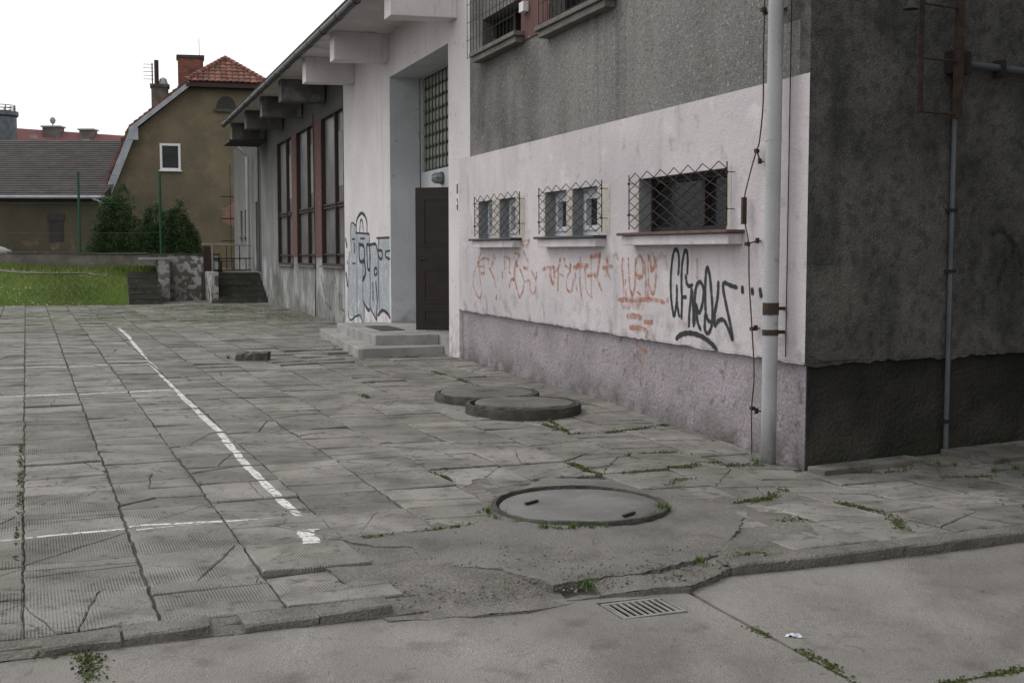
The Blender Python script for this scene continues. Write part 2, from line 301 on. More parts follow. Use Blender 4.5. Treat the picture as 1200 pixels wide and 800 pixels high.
leafm = material('dead_leaf', (.16, .08, .035), (.10, .055, .03), n=7, rnd=.4, bump=.2)
lampm = material('lamp_glass', (.30, .31, .30), (.22, .23, .22), n=8, rough=.25, bump=.2, bn=30)
boxw = material('white_plate', (.68, .68, .68), (.6, .6, .6), n=8, rough=.5, bump=.1)
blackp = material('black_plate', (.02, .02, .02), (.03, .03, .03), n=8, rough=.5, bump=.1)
greyblock = material('grey_masonry_block', (.085, .092, .105), (.06, .065, .075), n=8, bump=.8, bn=40)

# ------------------------------------------------------------------ mesh builder
class MB:
    def __init__(s): s.v = []; s.f = []; s.m = []; s.t = []; s.r = []; s.cm = 0; s.ct = .5; s.cr = 0
    def face(s, pts):
        i = len(s.v); s.v.extend(pts); s.f.append(tuple(range(i, i + len(pts)))); s.m.append(s.cm); s.t.append(s.ct); s.r.append(s.cr)
    def idx(s, vs, fs):
        i = len(s.v); s.v.extend(vs)
        for f in fs: s.f.append(tuple(i + k for k in f)); s.m.append(s.cm); s.t.append(s.ct); s.r.append(s.cr)
    def box(s, x0, x1, y0, y1, z0, z1, T=None, jit=0):
        vs = [(x, y, z) for z in (z0, z1) for x, y in ((x0, y0), (x1, y0), (x1, y1), (x0, y1))]
        if jit: vs = [(a + random.uniform(-jit, jit), b + random.uniform(-jit, jit), c + random.uniform(-jit, jit)) for a, b, c in vs]
        if T: vs = [T(*q) for q in vs]
        s.idx(vs, [(0, 3, 2, 1), (4, 5, 6, 7), (0, 1, 5, 4), (1, 2, 6, 5), (2, 3, 7, 6), (3, 0, 4, 7)]); return s
    def prism(s, pts, axis_pts):              # pts: list of 3d, axis_pts: offset vector
        n = len(pts); o = axis_pts
        vs = list(pts) + [(p[0] + o[0], p[1] + o[1], p[2] + o[2]) for p in pts]
        s.idx(vs, [tuple(range(n))[::-1], tuple(range(n, 2 * n))] + [(i, (i + 1) % n, n + (i + 1) % n, n + i) for i in range(n)]); return s
    def tube(s, pts, r, seg=8, caps=True):
        pts = [Vector(p) for p in pts]; rings = []
        for i, p in enumerate(pts):
            d = (pts[min(i + 1, len(pts) - 1)] - pts[max(i - 1, 0)]).normalized()
            a = d.cross(Vector((0, 0, 1)));
            if a.length < .05: a = d.cross(Vector((1, 0, 0)))
            a.normalize(); b = d.cross(a); rr = r[i] if isinstance(r, (list, tuple)) else r
            rings.append([tuple(p + (a * math.cos(k * 2 * math.pi / seg) + b * math.sin(k * 2 * math.pi / seg)) * rr) for k in range(seg)])
        vs = [q for g in rings for q in g]; fs = []
        for i in range(len(pts) - 1):
            for k in range(seg): fs.append((i * seg + k, i * seg + (k + 1) % seg, (i + 1) * seg + (k + 1) % seg, (i + 1) * seg + k))
        if caps: fs += [tuple(range(seg))[::-1], tuple((len(pts) - 1) * seg + k for k in range(seg))]
        s.idx(vs, fs); return s
    def lathe(s, prof, c=(0, 0, 0), seg=32, jit=0):
        vs = []; n = len(prof)
        for k in range(seg):
            a = 2 * math.pi * k / seg
            for r, z in prof:
                j = random.uniform(-jit, jit)
                vs.append((c[0] + (r + j) * math.cos(a), c[1] + (r + j) * math.sin(a), c[2] + z + random.uniform(-jit, jit) * .6))
        fs = [(k * n + i, ((k + 1) % seg) * n + i, ((k + 1) % seg) * n + i + 1, k * n + i + 1) for k in range(seg) for i in range(n - 1)]
        s.idx(vs, fs); return s
    def build(s, name, mats, parent=None, loc=None, rotz=None, smooth=False, bevel=0):
        me = bpy.data.meshes.new(name); me.from_pydata([tuple(q) for q in s.v], [], s.f)
        if not isinstance(mats, (list, tuple)): mats = [mats]
        for m in mats: me.materials.append(m)
        if len(mats) > 1: me.polygons.foreach_set('material_index', s.m)
        if any(t != .5 for t in s.t): me.attributes.new('tone', 'FLOAT', 'FACE').data.foreach_set('value', s.t)
        if any(s.r): me.attributes.new('ribbed', 'FLOAT', 'FACE').data.foreach_set('value', s.r)
        if smooth: me.polygons.foreach_set('use_smooth', [True] * len(s.f))
        me.update()
        o = bpy.data.objects.new(name, me); COL.objects.link(o)
        if parent: o.parent = parent
        if loc: o.location = loc
        if rotz: o.rotation_euler[2] = rotz
        if bevel:
            b = o.modifiers.new('bevel', 'BEVEL'); b.width = bevel; b.segments = 2; b.limit_method = 'ANGLE'
        return o
def thing(name, label, cat, loc=(0, 0, 0), rotz=0, group=None):
    o = bpy.data.objects.new(name, None); COL.objects.link(o); o.location = loc; o.rotation_euler[2] = rotz
    o['label'] = label; o['category'] = cat
    if group: o['group'] = group
    return o
def tag(o, label, cat, group=None):
    o['label'] = label; o['category'] = cat
    if group: o['group'] = group
    return o
def struct(o): o['kind'] = 'structure'; return o
def stuff(o): o['kind'] = 'stuff'; return o
def clip(poly, a, b, c):                      # keep a*x+b*y >= c
    out = []
    for i in range(len(poly)):
        p, q = poly[i], poly[(i + 1) % len(poly)]
        dp, dq = a * p[0] + b * p[1] - c, a * q[0] + b * q[1] - c
        if dp >= 0: out.append(p)
        if dp * dq < 0:
            t = dp / (dp - dq); out.append((p[0] + (q[0] - p[0]) * t, p[1] + (q[1] - p[1]) * t))
    return out
def area(p): return .5 * sum(p[i][0] * p[(i + 1) % len(p)][1] - p[(i + 1) % len(p)][0] * p[i][1] for i in range(len(p)))
def inset(poly, dd):
    out = poly
    n = len(poly)
    for i in range(n):
        p, q = poly[i], poly[(i + 1) % n]; ex, ey = q[0] - p[0], q[1] - p[1]; l = math.hypot(ex, ey)
        if l < 1e-6: continue
        nx, ny = -ey / l, ex / l; out = clip(out, nx, ny, nx * p[0] + ny * p[1] + dd)
        if len(out) < 3: return []
    return out
def inpoly(x, y, poly):
    r = False
    for i in range(len(poly)):
        (x1, y1), (x2, y2) = poly[i], poly[(i + 1) % len(poly)]
        if (y1 > y) != (y2 > y) and x < (x2 - x1) * (y - y1) / (y2 - y1) + x1: r = not r
    return r
def catmull(pts, n=6):
    if len(pts) < 3: return pts
    P = [pts[0]] + list(pts) + [pts[-1]]; out = []
    for i in range(1, len(P) - 2):
        for k in range(n):
            t = k / n
            out.append(tuple(.5 * (2 * P[i][j] + (P[i + 1][j] - P[i - 1][j]) * t + (2 * P[i - 1][j] - 5 * P[i][j] + 4 * P[i + 1][j] - P[i + 2][j]) * t * t + (3 * P[i][j] - P[i - 1][j] - 3 * P[i + 1][j] + P[i + 2][j]) * t ** 3) for j in range(len(pts[0]))))
    out.append(pts[-1]); return out
# ================================================================== GROUND
from mathutils.geometry import delaunay_2d_cdt
def sheet(name, mat, poly, step, zf, jit=0, thick=.06, holes=(), dens=None, parent=None):
    """a poured or laid sheet with a ragged outline, in the paving frame (u, v)"""
    def dz(p):
        out = []
        for i in range(len(p)):
            a, b = p[i], p[(i + 1) % len(p)]; l = math.hypot(b[0] - a[0], b[1] - a[1]); n = max(1, int(l / (dens or step)))
            n = min(n, 400)
            for k in range(n):
                t = k / n; out.append((a[0] + (b[0] - a[0]) * t + random.uniform(-jit, jit), a[1] + (b[1] - a[1]) * t + random.uniform(-jit, jit)))
        return out
    rings = [dz(poly)] + [dz(h) for h in holes]
    vs = []; es = []
    for r in rings:
        k = len(vs); vs += [Vector(q) for q in r]; es += [(k + i, k + (i + 1) % len(r)) for i in range(len(r))]
    x0 = min(p[0] for p in poly); x1 = max(p[0] for p in poly); y0 = min(p[1] for p in poly); y1 = max(p[1] for p in poly)
    i = x0 + step / 2
    while i < x1:
        j = y0 + step / 2
        while j < y1:
            if inpoly(i, j, rings[0]) and not any(inpoly(i, j, h) for h in rings[1:]): vs.append(Vector((i + random.uniform(-.2, .2) * step, j + random.uniform(-.2, .2) * step)))
            j += step
        i += step
    V2, E_, F_, *_ = delaunay_2d_cdt(vs, es, [], 0, 1e-5)
    b = MB(); pts = []
    for q in V2:
        P = fuv(q.x, q.y); pts.append((q.x, q.y, zf(P.x, P.y)))
    fs = []
    for f in F_:
        cx = sum(V2[k].x for k in f) / len(f); cy = sum(V2[k].y for k in f) / len(f)
        if inpoly(cx, cy, rings[0]) and not any(inpoly(cx, cy, h) for h in rings[1:]): fs.append(tuple(f))
    b.idx(pts, fs)
    for r in rings:
        for k in range(len(r)):
            p, q = r[k], r[(k + 1) % len(r)]; P = fuv(*p); Q = fuv(*q); zp, zq = zf(P.x, P.y), zf(Q.x, Q.y)
            b.face([(p[0], p[1], zp), (q[0], q[1], zq), (q[0], q[1], zq - thick), (p[0], p[1], zp - thick)])
    return b.build(name, mat, parent, rotz=TH)
def pxuv(*pts): return [uv(gp(*p)) for p in pts]

g = MB(); g.face([(-900, -900, -.35), (900, -900, -.35), (900, 900, -.35), (-900, 900, -.35)]); struct(g.build('ground', earthm))
yard = struct(sheet('soil_bed', bedm, [(-22, 4.68), (10, 4.68), (10, 40), (-22, 40)], .35, lambda x, y: hgt(x, y) - .015 - .012 * smooth(.5, 1.5, x) * (1 - smooth(9, 13, y)) - (.05 if uv(Vector((x, y)))[0] > 1.45 and uv(Vector((x, y)))[1] < 5.1 and uv(Vector((x, y)))[0] < 2.9 else 0)))
yard.name = 'paved_yard'
GZ = lambda x, y: hgt(x, y) - .030 - .022 * smooth(.2, 1.2, x)
patch = pxuv((398, 631), (505, 622), (540, 616), (572, 612), (580, 583), (640, 560), (745, 562), (800, 582), (880, 596), (862, 625), (838, 650), (770, 668), (700, 676), (650, 686), (588, 668), (545, 664), (505, 662), (480, 640), (440, 640))
mudp = pxuv((380, 620), (500, 600), (560, 560), (900, 575), (960, 625), (960, 640), (860, 660), (812, 683), (700, 692), (600, 712), (458, 718), (440, 714), (378, 664))
hole = pxuv((655, 685), (668, 680), (697, 681), (700, 690), (680, 694), (660, 695))
dirt = struct(sheet('trodden_dirt', mudm, mudp, .12, lambda x, y: (lambda q: (hgt(x, y) - .004) * q + (GZ(x, y) + .004) * (1 - q))(max(smooth(4.60, 5.0, uv(Vector((x, y)))[1]), smooth(2.1, 2.5, uv(Vector((x, y)))[0]) * .8)) + .004 * math.sin(9 * x + 3 * y) + random.uniform(-.004, .004), .015, holes=[hole], dens=.08))
m1 = gp(680, 597); M1R = .455
def zpatch(x, y):
    d = math.hypot(x - m1.x, y - m1.y)
    return hgt(x, y) + .001 + .016 * (1 - smooth(.45, .95, d)) + .004 * math.sin(7 * x + 5 * y)
asph = struct(sheet('asphalt_patch', asphm, patch, .08, lambda x, y: zpatch(x, y) + random.uniform(-.0025, .0025), .012, holes=[[(uv(m1)[0] + .495 * math.cos(k * .2618), uv(m1)[1] + .495 * math.sin(k * .2618)) for k in range(24)]], dens=.035, thick=.05))
grate_u, grate_v = (2.20, 2.49), (4.225, 4.44)
gh = [(grate_u[0] - .012, grate_v[0] - .012), (grate_u[1] + .012, grate_v[0] - .012), (grate_u[1] + .012, grate_v[1] + .012), (grate_u[0] - .012, grate_v[1] + .012)]
road = struct(sheet('road', bedm, [(-14, -8), (12, -8), (12, 4.75), (-14, 4.75)], .5, lambda x, y: GZ(x, y) - .010, holes=[gh]))
def edge(u0, u1, v, j=.02, n=.12):
    out = []; u = u0
    while (u < u1) if u1 > u0 else (u > u1): out.append((u, v + random.uniform(-j, j))); u += n if u1 > u0 else -n
    return out
zr = lambda x, y: GZ(x, y) + .003 * math.sin(2.3 * x + 1.1 * y) + random.uniform(-.001, .001)
sheet('concrete_panel', roadm, [(-14, -8), (2.625, -8), (2.625, 3), (2.64, 4.50)] + edge(2.6, 1.4, 4.57, .022, .07) + [(1.36, 4.62), (-14, 4.63)], .25, zr, .004, holes=[gh], dens=.12, parent=road)
sheet('concrete_panel', roadm, [(2.642, 3.2), (12, 3.215), (12, 4.66), (2.97, 4.645), (2.665, 4.52)], .25, zr, .005, dens=.12, parent=road)
sheet('concrete_panel', roadm, [(2.645, -8), (12, -8), (12, 3.200), (2.642, 3.182)], .25, zr, .005, dens=.12, parent=road)
# parents carry the frame rotation: children were authored in the same frame
for c in road.children: c.rotation_euler[2] = 0
# ---- slabs
from mathutils import noise as mn
def wob(x, y):
    a = mn.noise_vector(Vector((x * 9, y * 9, 1.3))); b_ = mn.noise_vector(Vector((x * 33, y * 33, 4.1)))
    return x + a.x * .011 + b_.x * .004, y + a.y * .011 + b_.y * .004
linesegs = []
def add_line(pts, wd, j=.006, step=.12):
    out = []
    for i in range(len(pts) - 1):
        a, b = pts[i], pts[i + 1]; l = math.hypot(b[0] - a[0], b[1] - a[1]); n = max(1, int(l / step))
        for k in range(n): t = k / n; out.append((a[0] + (b[0] - a[0]) * t, a[1] + (b[1] - a[1]) * t))
    out.append(pts[-1]); L = []
    for i, p in enumerate(out):
        a, b = out[max(0, i - 1)], out[min(len(out) - 1, i + 1)]; dx, dy = b[0] - a[0], b[1] - a[1]; l = math.hypot(dx, dy); nx, ny = -dy / l, dx / l
        w1, w2 = wd / 2 + random.uniform(-j, j), wd / 2 + random.uniform(-j, j)
        L.append(((p[0] + nx * w1, p[1] + ny * w1), (p[0] - nx * w2, p[1] - ny * w2)))
    for i in range(len(L) - 1):
        q = [L[i][0], L[i][1], L[i + 1][1], L[i + 1][0]]
        if area(q) < 0: q = q[::-1]
        linesegs.append(q)
wlp = pxuv((139, 384), (152, 396), (162, 409), (170, 420), (181, 430), (190, 440), (207, 456), (217, 468), (233, 483), (256, 505), (268, 520), (287, 543), (312, 568), (337, 592), (352, 604))
add_line(wlp, .054, .006)
add_line(pxuv((-300, 657), (-60, 639), (0, 635), (60, 627), (110, 622), (170, 616), (255, 611), (356, 604)), .032, .006)
add_line(pxuv((160, 622), (205, 617), (260, 612)), .022, .004)
add_line(pxuv((-300, 472), (0, 464.2), (90, 461.5), (200, 456.5)), .075, .008)
add_line(pxuv((-300, 434), (0, 430.8), (80, 429.5), (180, 426.2)), .07, .008)
add_line(pxuv((93, 380.2), (131, 380)), .10)
add_line(pxuv((348, 622.5), (374, 619.5)), .025, .004); add_line(pxuv((358, 620), (361, 627), (366, 636)), .085, .010, .05)
lineb = MB()
LF = lambda x: 31.05 + .50 * (min(x, -10.0) + 13.2) if x > -13.2 else 31.05 + .12 * (x + 13.2)   # front edge of the lawn
U0, V0, PU, PV = -.05, 5.86, .5, .545
cells = []
for i in range(-62, 20):
    for j in range(-2, 60):
        u0, v0 = U0 + PU * i, V0 + PV * j
        P = fuv(u0 + .25, v0 + .27)
        if P.y > 36 or P.y < 3 or P.x < -.455 * P.y - 5 or P.x > .455 * P.y + .9: continue
        if P.x < -10.2 and P.y > LF(P.x) + .35: continue
        if P.y > 32.75 and P.x < -7.9 and P.x > -11 and False: continue
        gj = .0038 + .003 * math.sin(i * 2.3); poly = [(u0 + gj, v0), (u0 + PU - gj, v0), (u0 + PU - gj, v0 + PV), (u0 + gj, v0 + PV)]
        r = P - Vector((CX, CY)); dn, dm = r.dot(N), r.dot(M2)
        if max(dn, dm) < -.25: continue
        K, lc = (N, dn) if dn > dm else (M2, dm)
        a, b = K.dot(U), K.dot(V); poly = clip(poly, a, b, K.x * CX + K.y * CY - .02)
        if v0 < 4.79: poly = clip(poly, 0, 1, 4.80 if u0 > 2.8 else 4.76)
        if len(poly) < 3 or area(poly) < .02: continue
        c = (sum(p[0] for p in poly) / len(poly), sum(p[1] for p in poly) / len(poly))
        if inpoly(c[0], c[1], patch) or (c[0] > 1.5 and c[0] < 2.95 and c[1] < 5.3): continue
        cells.append((P.length, i, j, poly, c))
cells.sort(key=lambda q: q[0])
stb = MB(); cnt = 0
def in_view(P):
    return P.y > 3.9 and abs(P.x) < .43 * P.y + .25
pv = 0
for dist, i, j, poly, c in cells:
    P = fuv(*c); near = in_view(P) and cnt < 292
    rs = random.Random(i * 1000 + j)
    right = c[0] > 2.4 and P.y < 11
    pieces = [poly]
    def split(ps, a, b, cc):
        out = []
        for p in ps:
            for q in (clip(p, a, b, cc), clip(p, -a, -b, -cc)):
                if len(q) >= 3 and area(q) > .004: out.append(q)
        return out
    k = rs.random() * (.86 if P.y < 12 else 1)
    if k < .52: off = c[1] + rs.uniform(-.13, .13); sl_ = rs.uniform(-.25, .25); pieces = split(pieces, -sl_, 1, off - sl_ * c[0])
    if .38 < k < .66: an = rs.uniform(-1.2, 1.2); a, b = math.cos(an), math.sin(an); pieces = split(pieces, a, b, a * (c[0] + rs.uniform(-.1, .1)) + b * c[1])
    if (right and k > .6) or (P.y < 6.2 and k > .72 and c[0] < 1): an = rs.uniform(0, 3.1); a, b = math.cos(an), math.sin(an); pieces = split(pieces, a, b, a * c[0] + b * c[1])
    if P.y < 9 and rs.random() < .35: an = rs.uniform(0, 3.1); a, b = math.cos(an), math.sin(an); q_ = rs.choice((-.16, .16)); pieces = split(pieces, a, b, a * (c[0] + q_) + b * (c[1] + q_ * rs.choice((-1, 1))))
    heave = math.exp(-((P.x + 2.6) ** 2 / 1.5 + (P.y - 16.3) ** 2 / 5)) + .6 * math.exp(-((P.x + 1.4) ** 2 / .8 + (P.y - 13.6) ** 2 / 1))
    g0, g1 = rs.gauss(0, .008) + heave * rs.uniform(-.04, .04), rs.gauss(0, .010) + heave * rs.uniform(-.085, .03)
    dzz = rs.uniform(-.004, .004) + heave * rs.uniform(0, .014)
    e = .2
    hx = (hgt(*fuv(c[0] + e, c[1])) - hgt(*fuv(c[0] - e, c[1]))) / (2 * e); hy = (hgt(*fuv(c[0], c[1] + e)) - hgt(*fuv(c[0], c[1] - e))) / (2 * e)
    z0 = hgt(P.x, P.y)
    b = MB() if near else stb
    b.ct = min(1, max(0, rs.gauss(.5, .22))); b.cr = 1.0 if rs.random() < (.75 if c[0] < 2.2 else .12) else 0
    ox, oy, oz = (c[0], c[1], z0) if near else (0, 0, 0)
    for pi, pc in enumerate(pieces):
        q = inset(pc, rs.choice((.0004, .001, .0022, .0038)) if P.y < 14 else .006)
        if len(q) < 3: continue
        a0, a1, zz = g0 + rs.gauss(0, .006), g1 + rs.gauss(0, .006), dzz + (rs.uniform(-.006, .002) if pi else 0)
        zf = lambda x, y: z0 + zz + (hx + a0) * (x - c[0]) + (hy + a1) * (y - c[1])
        if near:
            jt = .0016; o = []
            for k2 in range(len(q)):
                s_, t_ = q[k2], q[(k2 + 1) % len(q)]; l = math.hypot(t_[0] - s_[0], t_[1] - s_[1]); n = max(1, int(l / .045))
                for m_ in range(n):
                    t = m_ / n; wx, wy = wob(s_[0] + (t_[0] - s_[0]) * t, s_[1] + (t_[1] - s_[1]) * t); o.append((wx + rs.uniform(-jt, jt), wy + rs.uniform(-jt, jt)))
            cc = (sum(p[0] for p in o) / len(o), sum(p[1] for p in o) / len(o))
            top = []
            for p in o:
                l = math.hypot(p[0] - cc[0], p[1] - cc[1]); kk = max(0, 1 - .008 / max(l, .01)); top.append((cc[0] + (p[0] - cc[0]) * kk, cc[1] + (p[1] - cc[1]) * kk))
            n = len(o)
            vs = [(p[0] - ox, p[1] - oy, zf(*p) - oz) for p in top] + [(p[0] - ox, p[1] - oy, zf(*p) - .005 - oz) for p in o] + [(p[0] - ox, p[1] - oy, zf(*p) - .05 - oz) for p in o]
            fs = [tuple(range(n))] + [(a, n + a, n + (a + 1) % n, (a + 1) % n) for a in range(n)] + [(n + a, 2 * n + a, 2 * n + (a + 1) % n, n + (a + 1) % n) for a in range(n)]
            fs = [f if k3 == 0 else f for k3, f in enumerate(fs)]
            b.idx(vs, fs)
        else:
            n = len(q); vs = [(p[0], p[1], zf(*p)) for p in q] + [(p[0], p[1], zf(*p) - .05) for p in q]
            b.idx(vs, [tuple(range(n))] + [(a, n + a, n + (a + 1) % n, (a + 1) % n) for a in range(n)])
        qq = inset(q, .004)
        if len(qq) >= 3:
            bx0, bx1 = min(p[0] for p in qq), max(p[0] for p in qq); by0, by1 = min(p[1] for p in qq), max(p[1] for p in qq)
            for sg in linesegs:
                if max(p[0] for p in sg) < bx0 or min(p[0] for p in sg) > bx1 or max(p[1] for p in sg) < by0 or min(p[1] for p in sg) > by1: continue
                r_ = sg
                for k3 in range(len(qq)):
                    p, s2 = qq[k3], qq[(k3 + 1) % len(qq)]; ex, ey = s2[0] - p[0], s2[1] - p[1]; l = math.hypot(ex, ey)
                    if l < 1e-6: continue
                    r_ = clip(r_, -ey / l, ex / l, (-ey * p[0] + ex * p[1]) / l)
                    if len(r_) < 3: break
                if len(r_) >= 3: lineb.face([(p[0], p[1], zf(*p) + .0016) for p in r_])
    if near: cnt += 1; b.build('paving_slab', slabm, yard, loc=(ox, oy, oz))
stuff(stb.build('far_paving_slabs', slabm, yard))
lineb.build('court_line', mark, yard)
# ---- kerbs
kb = MB(); kb.box(-.3, 12, 4.63, 4.79, -.25, -.12); kerb = struct(kb.build('kerb', bedm, rotz=TH))
def kerbstone(u0, u1, v0, v1, dz=0, tilt=0):
    b = MB(); n = max(2, int((u1 - u0) / .09)); vs = []
    for k in range(n + 1):
        u = u0 + (u1 - u0) * k / n
        for v, t in ((v0, 0), (v0, 1), (v0 + .012, 2), (v1, 2), (v1, 0)):
            P = fuv(u, v); z = hgt(P.x, P.y) + dz + tilt * (u - u0)
            jv = random.uniform(-.006, .006) + (random.uniform(-.012, .008) if k in (0, n) else 0)
            vs.append((u + random.uniform(-.004, .004) + (random.uniform(-.012, .012) if k in (0, n) else 0), v + jv, z + (-.12 if t == 0 else -.008 + random.uniform(-.003, .003) if t == 1 else random.uniform(-.002, .002))))
    fs = []
    for k in range(n):
        for q in range(4): fs.append((k * 5 + q, (k + 1) * 5 + q, (k + 1) * 5 + q + 1, k * 5 + q + 1))
    fs += [tuple(range(5)), tuple(n * 5 + q for q in range(5))[::-1]]
    b.idx(vs, fs); b.build('kerb_stone', kerbm, kerb)
kerbstone(.02, .29, 4.60, 4.75, .002, .02); kerbstone(.305, .615, 4.605, 4.745, .012, .015); kerbstone(.745, 1.03, 4.60, 4.75, .004, .012); kerbstone(1.04, 1.34, 4.60, 4.735, .010, .012)
uu = 2.985
while uu < 9: kerbstone(uu, uu + .985, 4.655, 4.79, random.uniform(.0, .006)); uu += .995
struct(sheet('gutter_dirt', mudm, [(-6, 4.59), (1.5, 4.59), (1.5, 4.77), (-6, 4.77)], .12, lambda x, y: (hgt(x, y) - .007) * smooth(4.58, 4.72, uv(Vector((x, y)))[1]) + (GZ(x, y) + .004) * (1 - smooth(4.58, 4.72, uv(Vector((x, y)))[1])) + random.uniform(-.003, .003), .006, dens=.1))
# ---- raised slabs against the side wall
for t0, t1, o0, o1, z1 in ((.02, .98, .02, .20, -.045), (1.35, 1.98, .02, .5, -.035), (2.02, 2.6, .02, .5, -.04), (2.64, 3.2, .02, .52, -.03)):
    b = MB(); c = rl((t0 + t1) / 2, (o0 + o1) / 2, 0); P = E2 * ((t0 + t1) / 2) + M2 * ((o0 + o1) / 2) + Vector((CX, CY))
    hw, hd = (t1 - t0) / 2, (o1 - o0) / 2; b.ct = random.random() * .5
    b.box(-hw, hw, -hd, hd, -.08, 0, jit=.006)
    o = b.build('wall_slab', slabm, yard, bevel=.005); l = uv(P); o.location = (l[0], l[1], z1); o.rotation_euler[2] = math.atan2(E2.y, E2.x) - TH

# ================================================================== MANHOLES, GRATE
def manhole(c, r, hz, label, lidmat, sunk=0, shift=(0, 0), tilt=(0, 0), broken=False, base=0):
    z = hgt(c.x, c.y) + base
    t = thing('manhole', label, 'manhole', (c.x, c.y, z), TH)
    b = MB(); seg = 56
    rw = .022 if sunk else .035; prof = [(r + .012, -.1), (r + .006, hz * .5), (r, hz), (r - rw, hz + .002), (r - rw - .008, hz - .03), (r - rw - .014, -.08)]
    vs = []; n = len(prof)
    for k in range(seg):
        a = 2 * math.pi * k / seg; j = random.uniform(-.0015, .0015) if sunk else random.uniform(-.004, .004)
        chip = -.018 if (broken and 3.45 < a < 3.95) else 0
        low = -.012 * max(0, math.sin(a * 2 + 1.2)) if sunk else 0
        for i, (pr, pz) in enumerate(prof):
            vs.append(((pr + j) * math.cos(a), (pr + j) * math.sin(a), pz + (random.uniform(-.003, .003) + chip + low if 1 < i < 4 else 0)))
    b.idx(vs, [(k * n + i, ((k + 1) % seg) * n + i, ((k + 1) % seg) * n + i + 1, k * n + i + 1) for k in range(seg) for i in range(n - 1)])
    b.build('ring', ringm, t)
    b = MB(); b.lathe([(0.001, -.03), (r - .04, -.03)], seg=24); b.build('pit', ironm, t)
    R2 = r - rw - (.018 if sunk else .02) - (.02 if broken else 0); th = .05; b = MB()
    jj = 0 if sunk else .004
    b.lathe([(.001, -th), (R2, -th), (R2 + .003, -.012), (R2 - .008, 0), (R2 * .5, .004), (.001, .005)], seg=56, jit=jj)
    lid = b.build('cover', lidmat, t, loc=(shift[0], shift[1], hz + (-.014 if sunk else .007)), smooth=bool(sunk)); lid.rotation_euler[0] = tilt[0]; lid.rotation_euler[1] = tilt[1]
    return t, lid
t, lid = manhole(m1, .50, .030, 'large round flush steel manhole cover with two slots in the asphalt patch', steelm, sunk=1, base=.012)
for px, py in ((623, 588), (737, 602)):
    p = uv(gl(.03, px, py)); q = uv(m1); b = MB(); b.box(-.055, .055, -.009, .009, 0, .012)
    h = b.build('handle', ironm, lid, loc=(p[0] - q[0], p[1] - q[1], .006)); h.rotation_euler[2] = R(30)
manhole(gl(.085, 613, 470), .525, .085, 'nearer of two raised round concrete manholes by the wall, its rim gaping at the left', lidm, broken=True, shift=(.02, .012), tilt=(R(-.8), R(1.2)))
manhole(gl(.07, 571, 459), .51, .07, 'farther of two raised round concrete manholes by the wall, overlapped by the nearer', lidm, tilt=(R(.6), R(.6)))
gz = GZ(*fuv(2.35, 4.33)); t = thing('drain_grate', 'rectangular drain grate with parallel bars let into the road', 'drain', (*fuv(2.35, 4.33), gz), TH)
hw, hd = .145, .108
b = MB(); b.box(-hw - .004, hw + .004, -hd - .004, hd + .004, -.25, -.24)
for a in ((-hw - .02, -hw - .008, -hd - .02, hd + .02), (hw + .008, hw + .02, -hd - .02, hd + .02), (-hw - .008, hw + .008, -hd - .02, -hd - .008), (-hw - .008, hw + .008, hd + .008, hd + .02)): b.box(*a, -.25, -.012)
b.build('pit', ironm, t)
b = MB(); fz = (-.02, .002); b.box(-hw, hw, -hd, -hd + .018, *fz).box(-hw, hw, hd - .018, hd, *fz).box(-hw, -hw + .008, -hd + .018, hd - .018, *fz).box(hw - .008, hw, -hd + .018, hd - .018, *fz)
b.build('frame', ironw, t)
for k in range(9):
    x = -hw + .008 + (2 * hw - .016) * (k + .5) / 9 ; wdt = .006
    b = MB(); b.box(x - wdt + .0 - .0035, x + wdt - .0035, -hd + .0182, hd - .0182, -.004, .001); b.build('bar', ironw, t)

# ================================================================== SMALL GROWTH AND DEBRIS
def tuft(b, x, y, z, n, h, sp, wd=.004, lean=.5):
    for _ in range(n):
        a = random.uniform(0, 6.283); r = abs(random.gauss(0, sp)); bx, by = x + r * math.cos(a), y + r * math.sin(a)
        a2 = random.uniform(0, 6.283); hh = h * random.uniform(.4, 1); l = lean * hh * random.random()
        tx, ty = math.cos(a2) * l, math.sin(a2) * l; wx, wy = -math.sin(a2) * wd, math.cos(a2) * wd
        b.ct = random.random(); b.face([(bx - wx, by - wy, z), (bx + wx, by + wy, z), (bx + tx, by + ty, z + hh)])
mb = MB()
def mossline(pts, w=.018, dens=260, z=-.008, grow=1):
    for i in range(len(pts) - 1):
        a, b_ = gp(*pts[i]), gp(*pts[i + 1]); l = (b_ - a).length
        for _ in range(int(l * dens * 3.2)):
            t = random.random()
            if math.sin(t * l * 9 + i * 3) + random.gauss(0, .5) < -.4: continue
            p = a.lerp(b_, t) + Vector((random.gauss(0, w), random.gauss(0, w))) ; zz = hgt(p.x, p.y) + z + random.uniform(.003, .015) * grow; r = random.uniform(.004, .012)
            mb.ct = random.random(); q = [Vector((random.gauss(0, 1), random.gauss(0, 1), random.gauss(0, .8))).normalized() * r for _ in range(4)]
            P = [(p.x + s.x, p.y + s.y, zz + s.z) for s in q]; mb.idx(P, [(0, 1, 2), (0, 3, 1), (1, 3, 2), (0, 2, 3)])
mossline([(635, 496), (668, 508), (712, 507), (752, 502), (782, 497)]); mossline([(735, 533), (790, 530), (836, 538)], .016); mossline([(668, 542), (700, 556), (740, 553), (800, 547), (842, 541)], .018, 320)
mossline([(640, 490), (664, 505)], .01); mossline([(780, 571), (795, 563), (812, 560)], .02); mossline([(865, 590), (905, 582), (920, 573)], .02, 350)
mossline([(985, 588), (1018, 597), (1040, 603), (1062, 622)], .02, 240); mossline([(915, 610), (940, 609)], .03, 300); mossline([(1100, 560), (1200, 556)], .02, 200); mossline([(960, 553), (1040, 553), (1075, 549)], .015, 200)
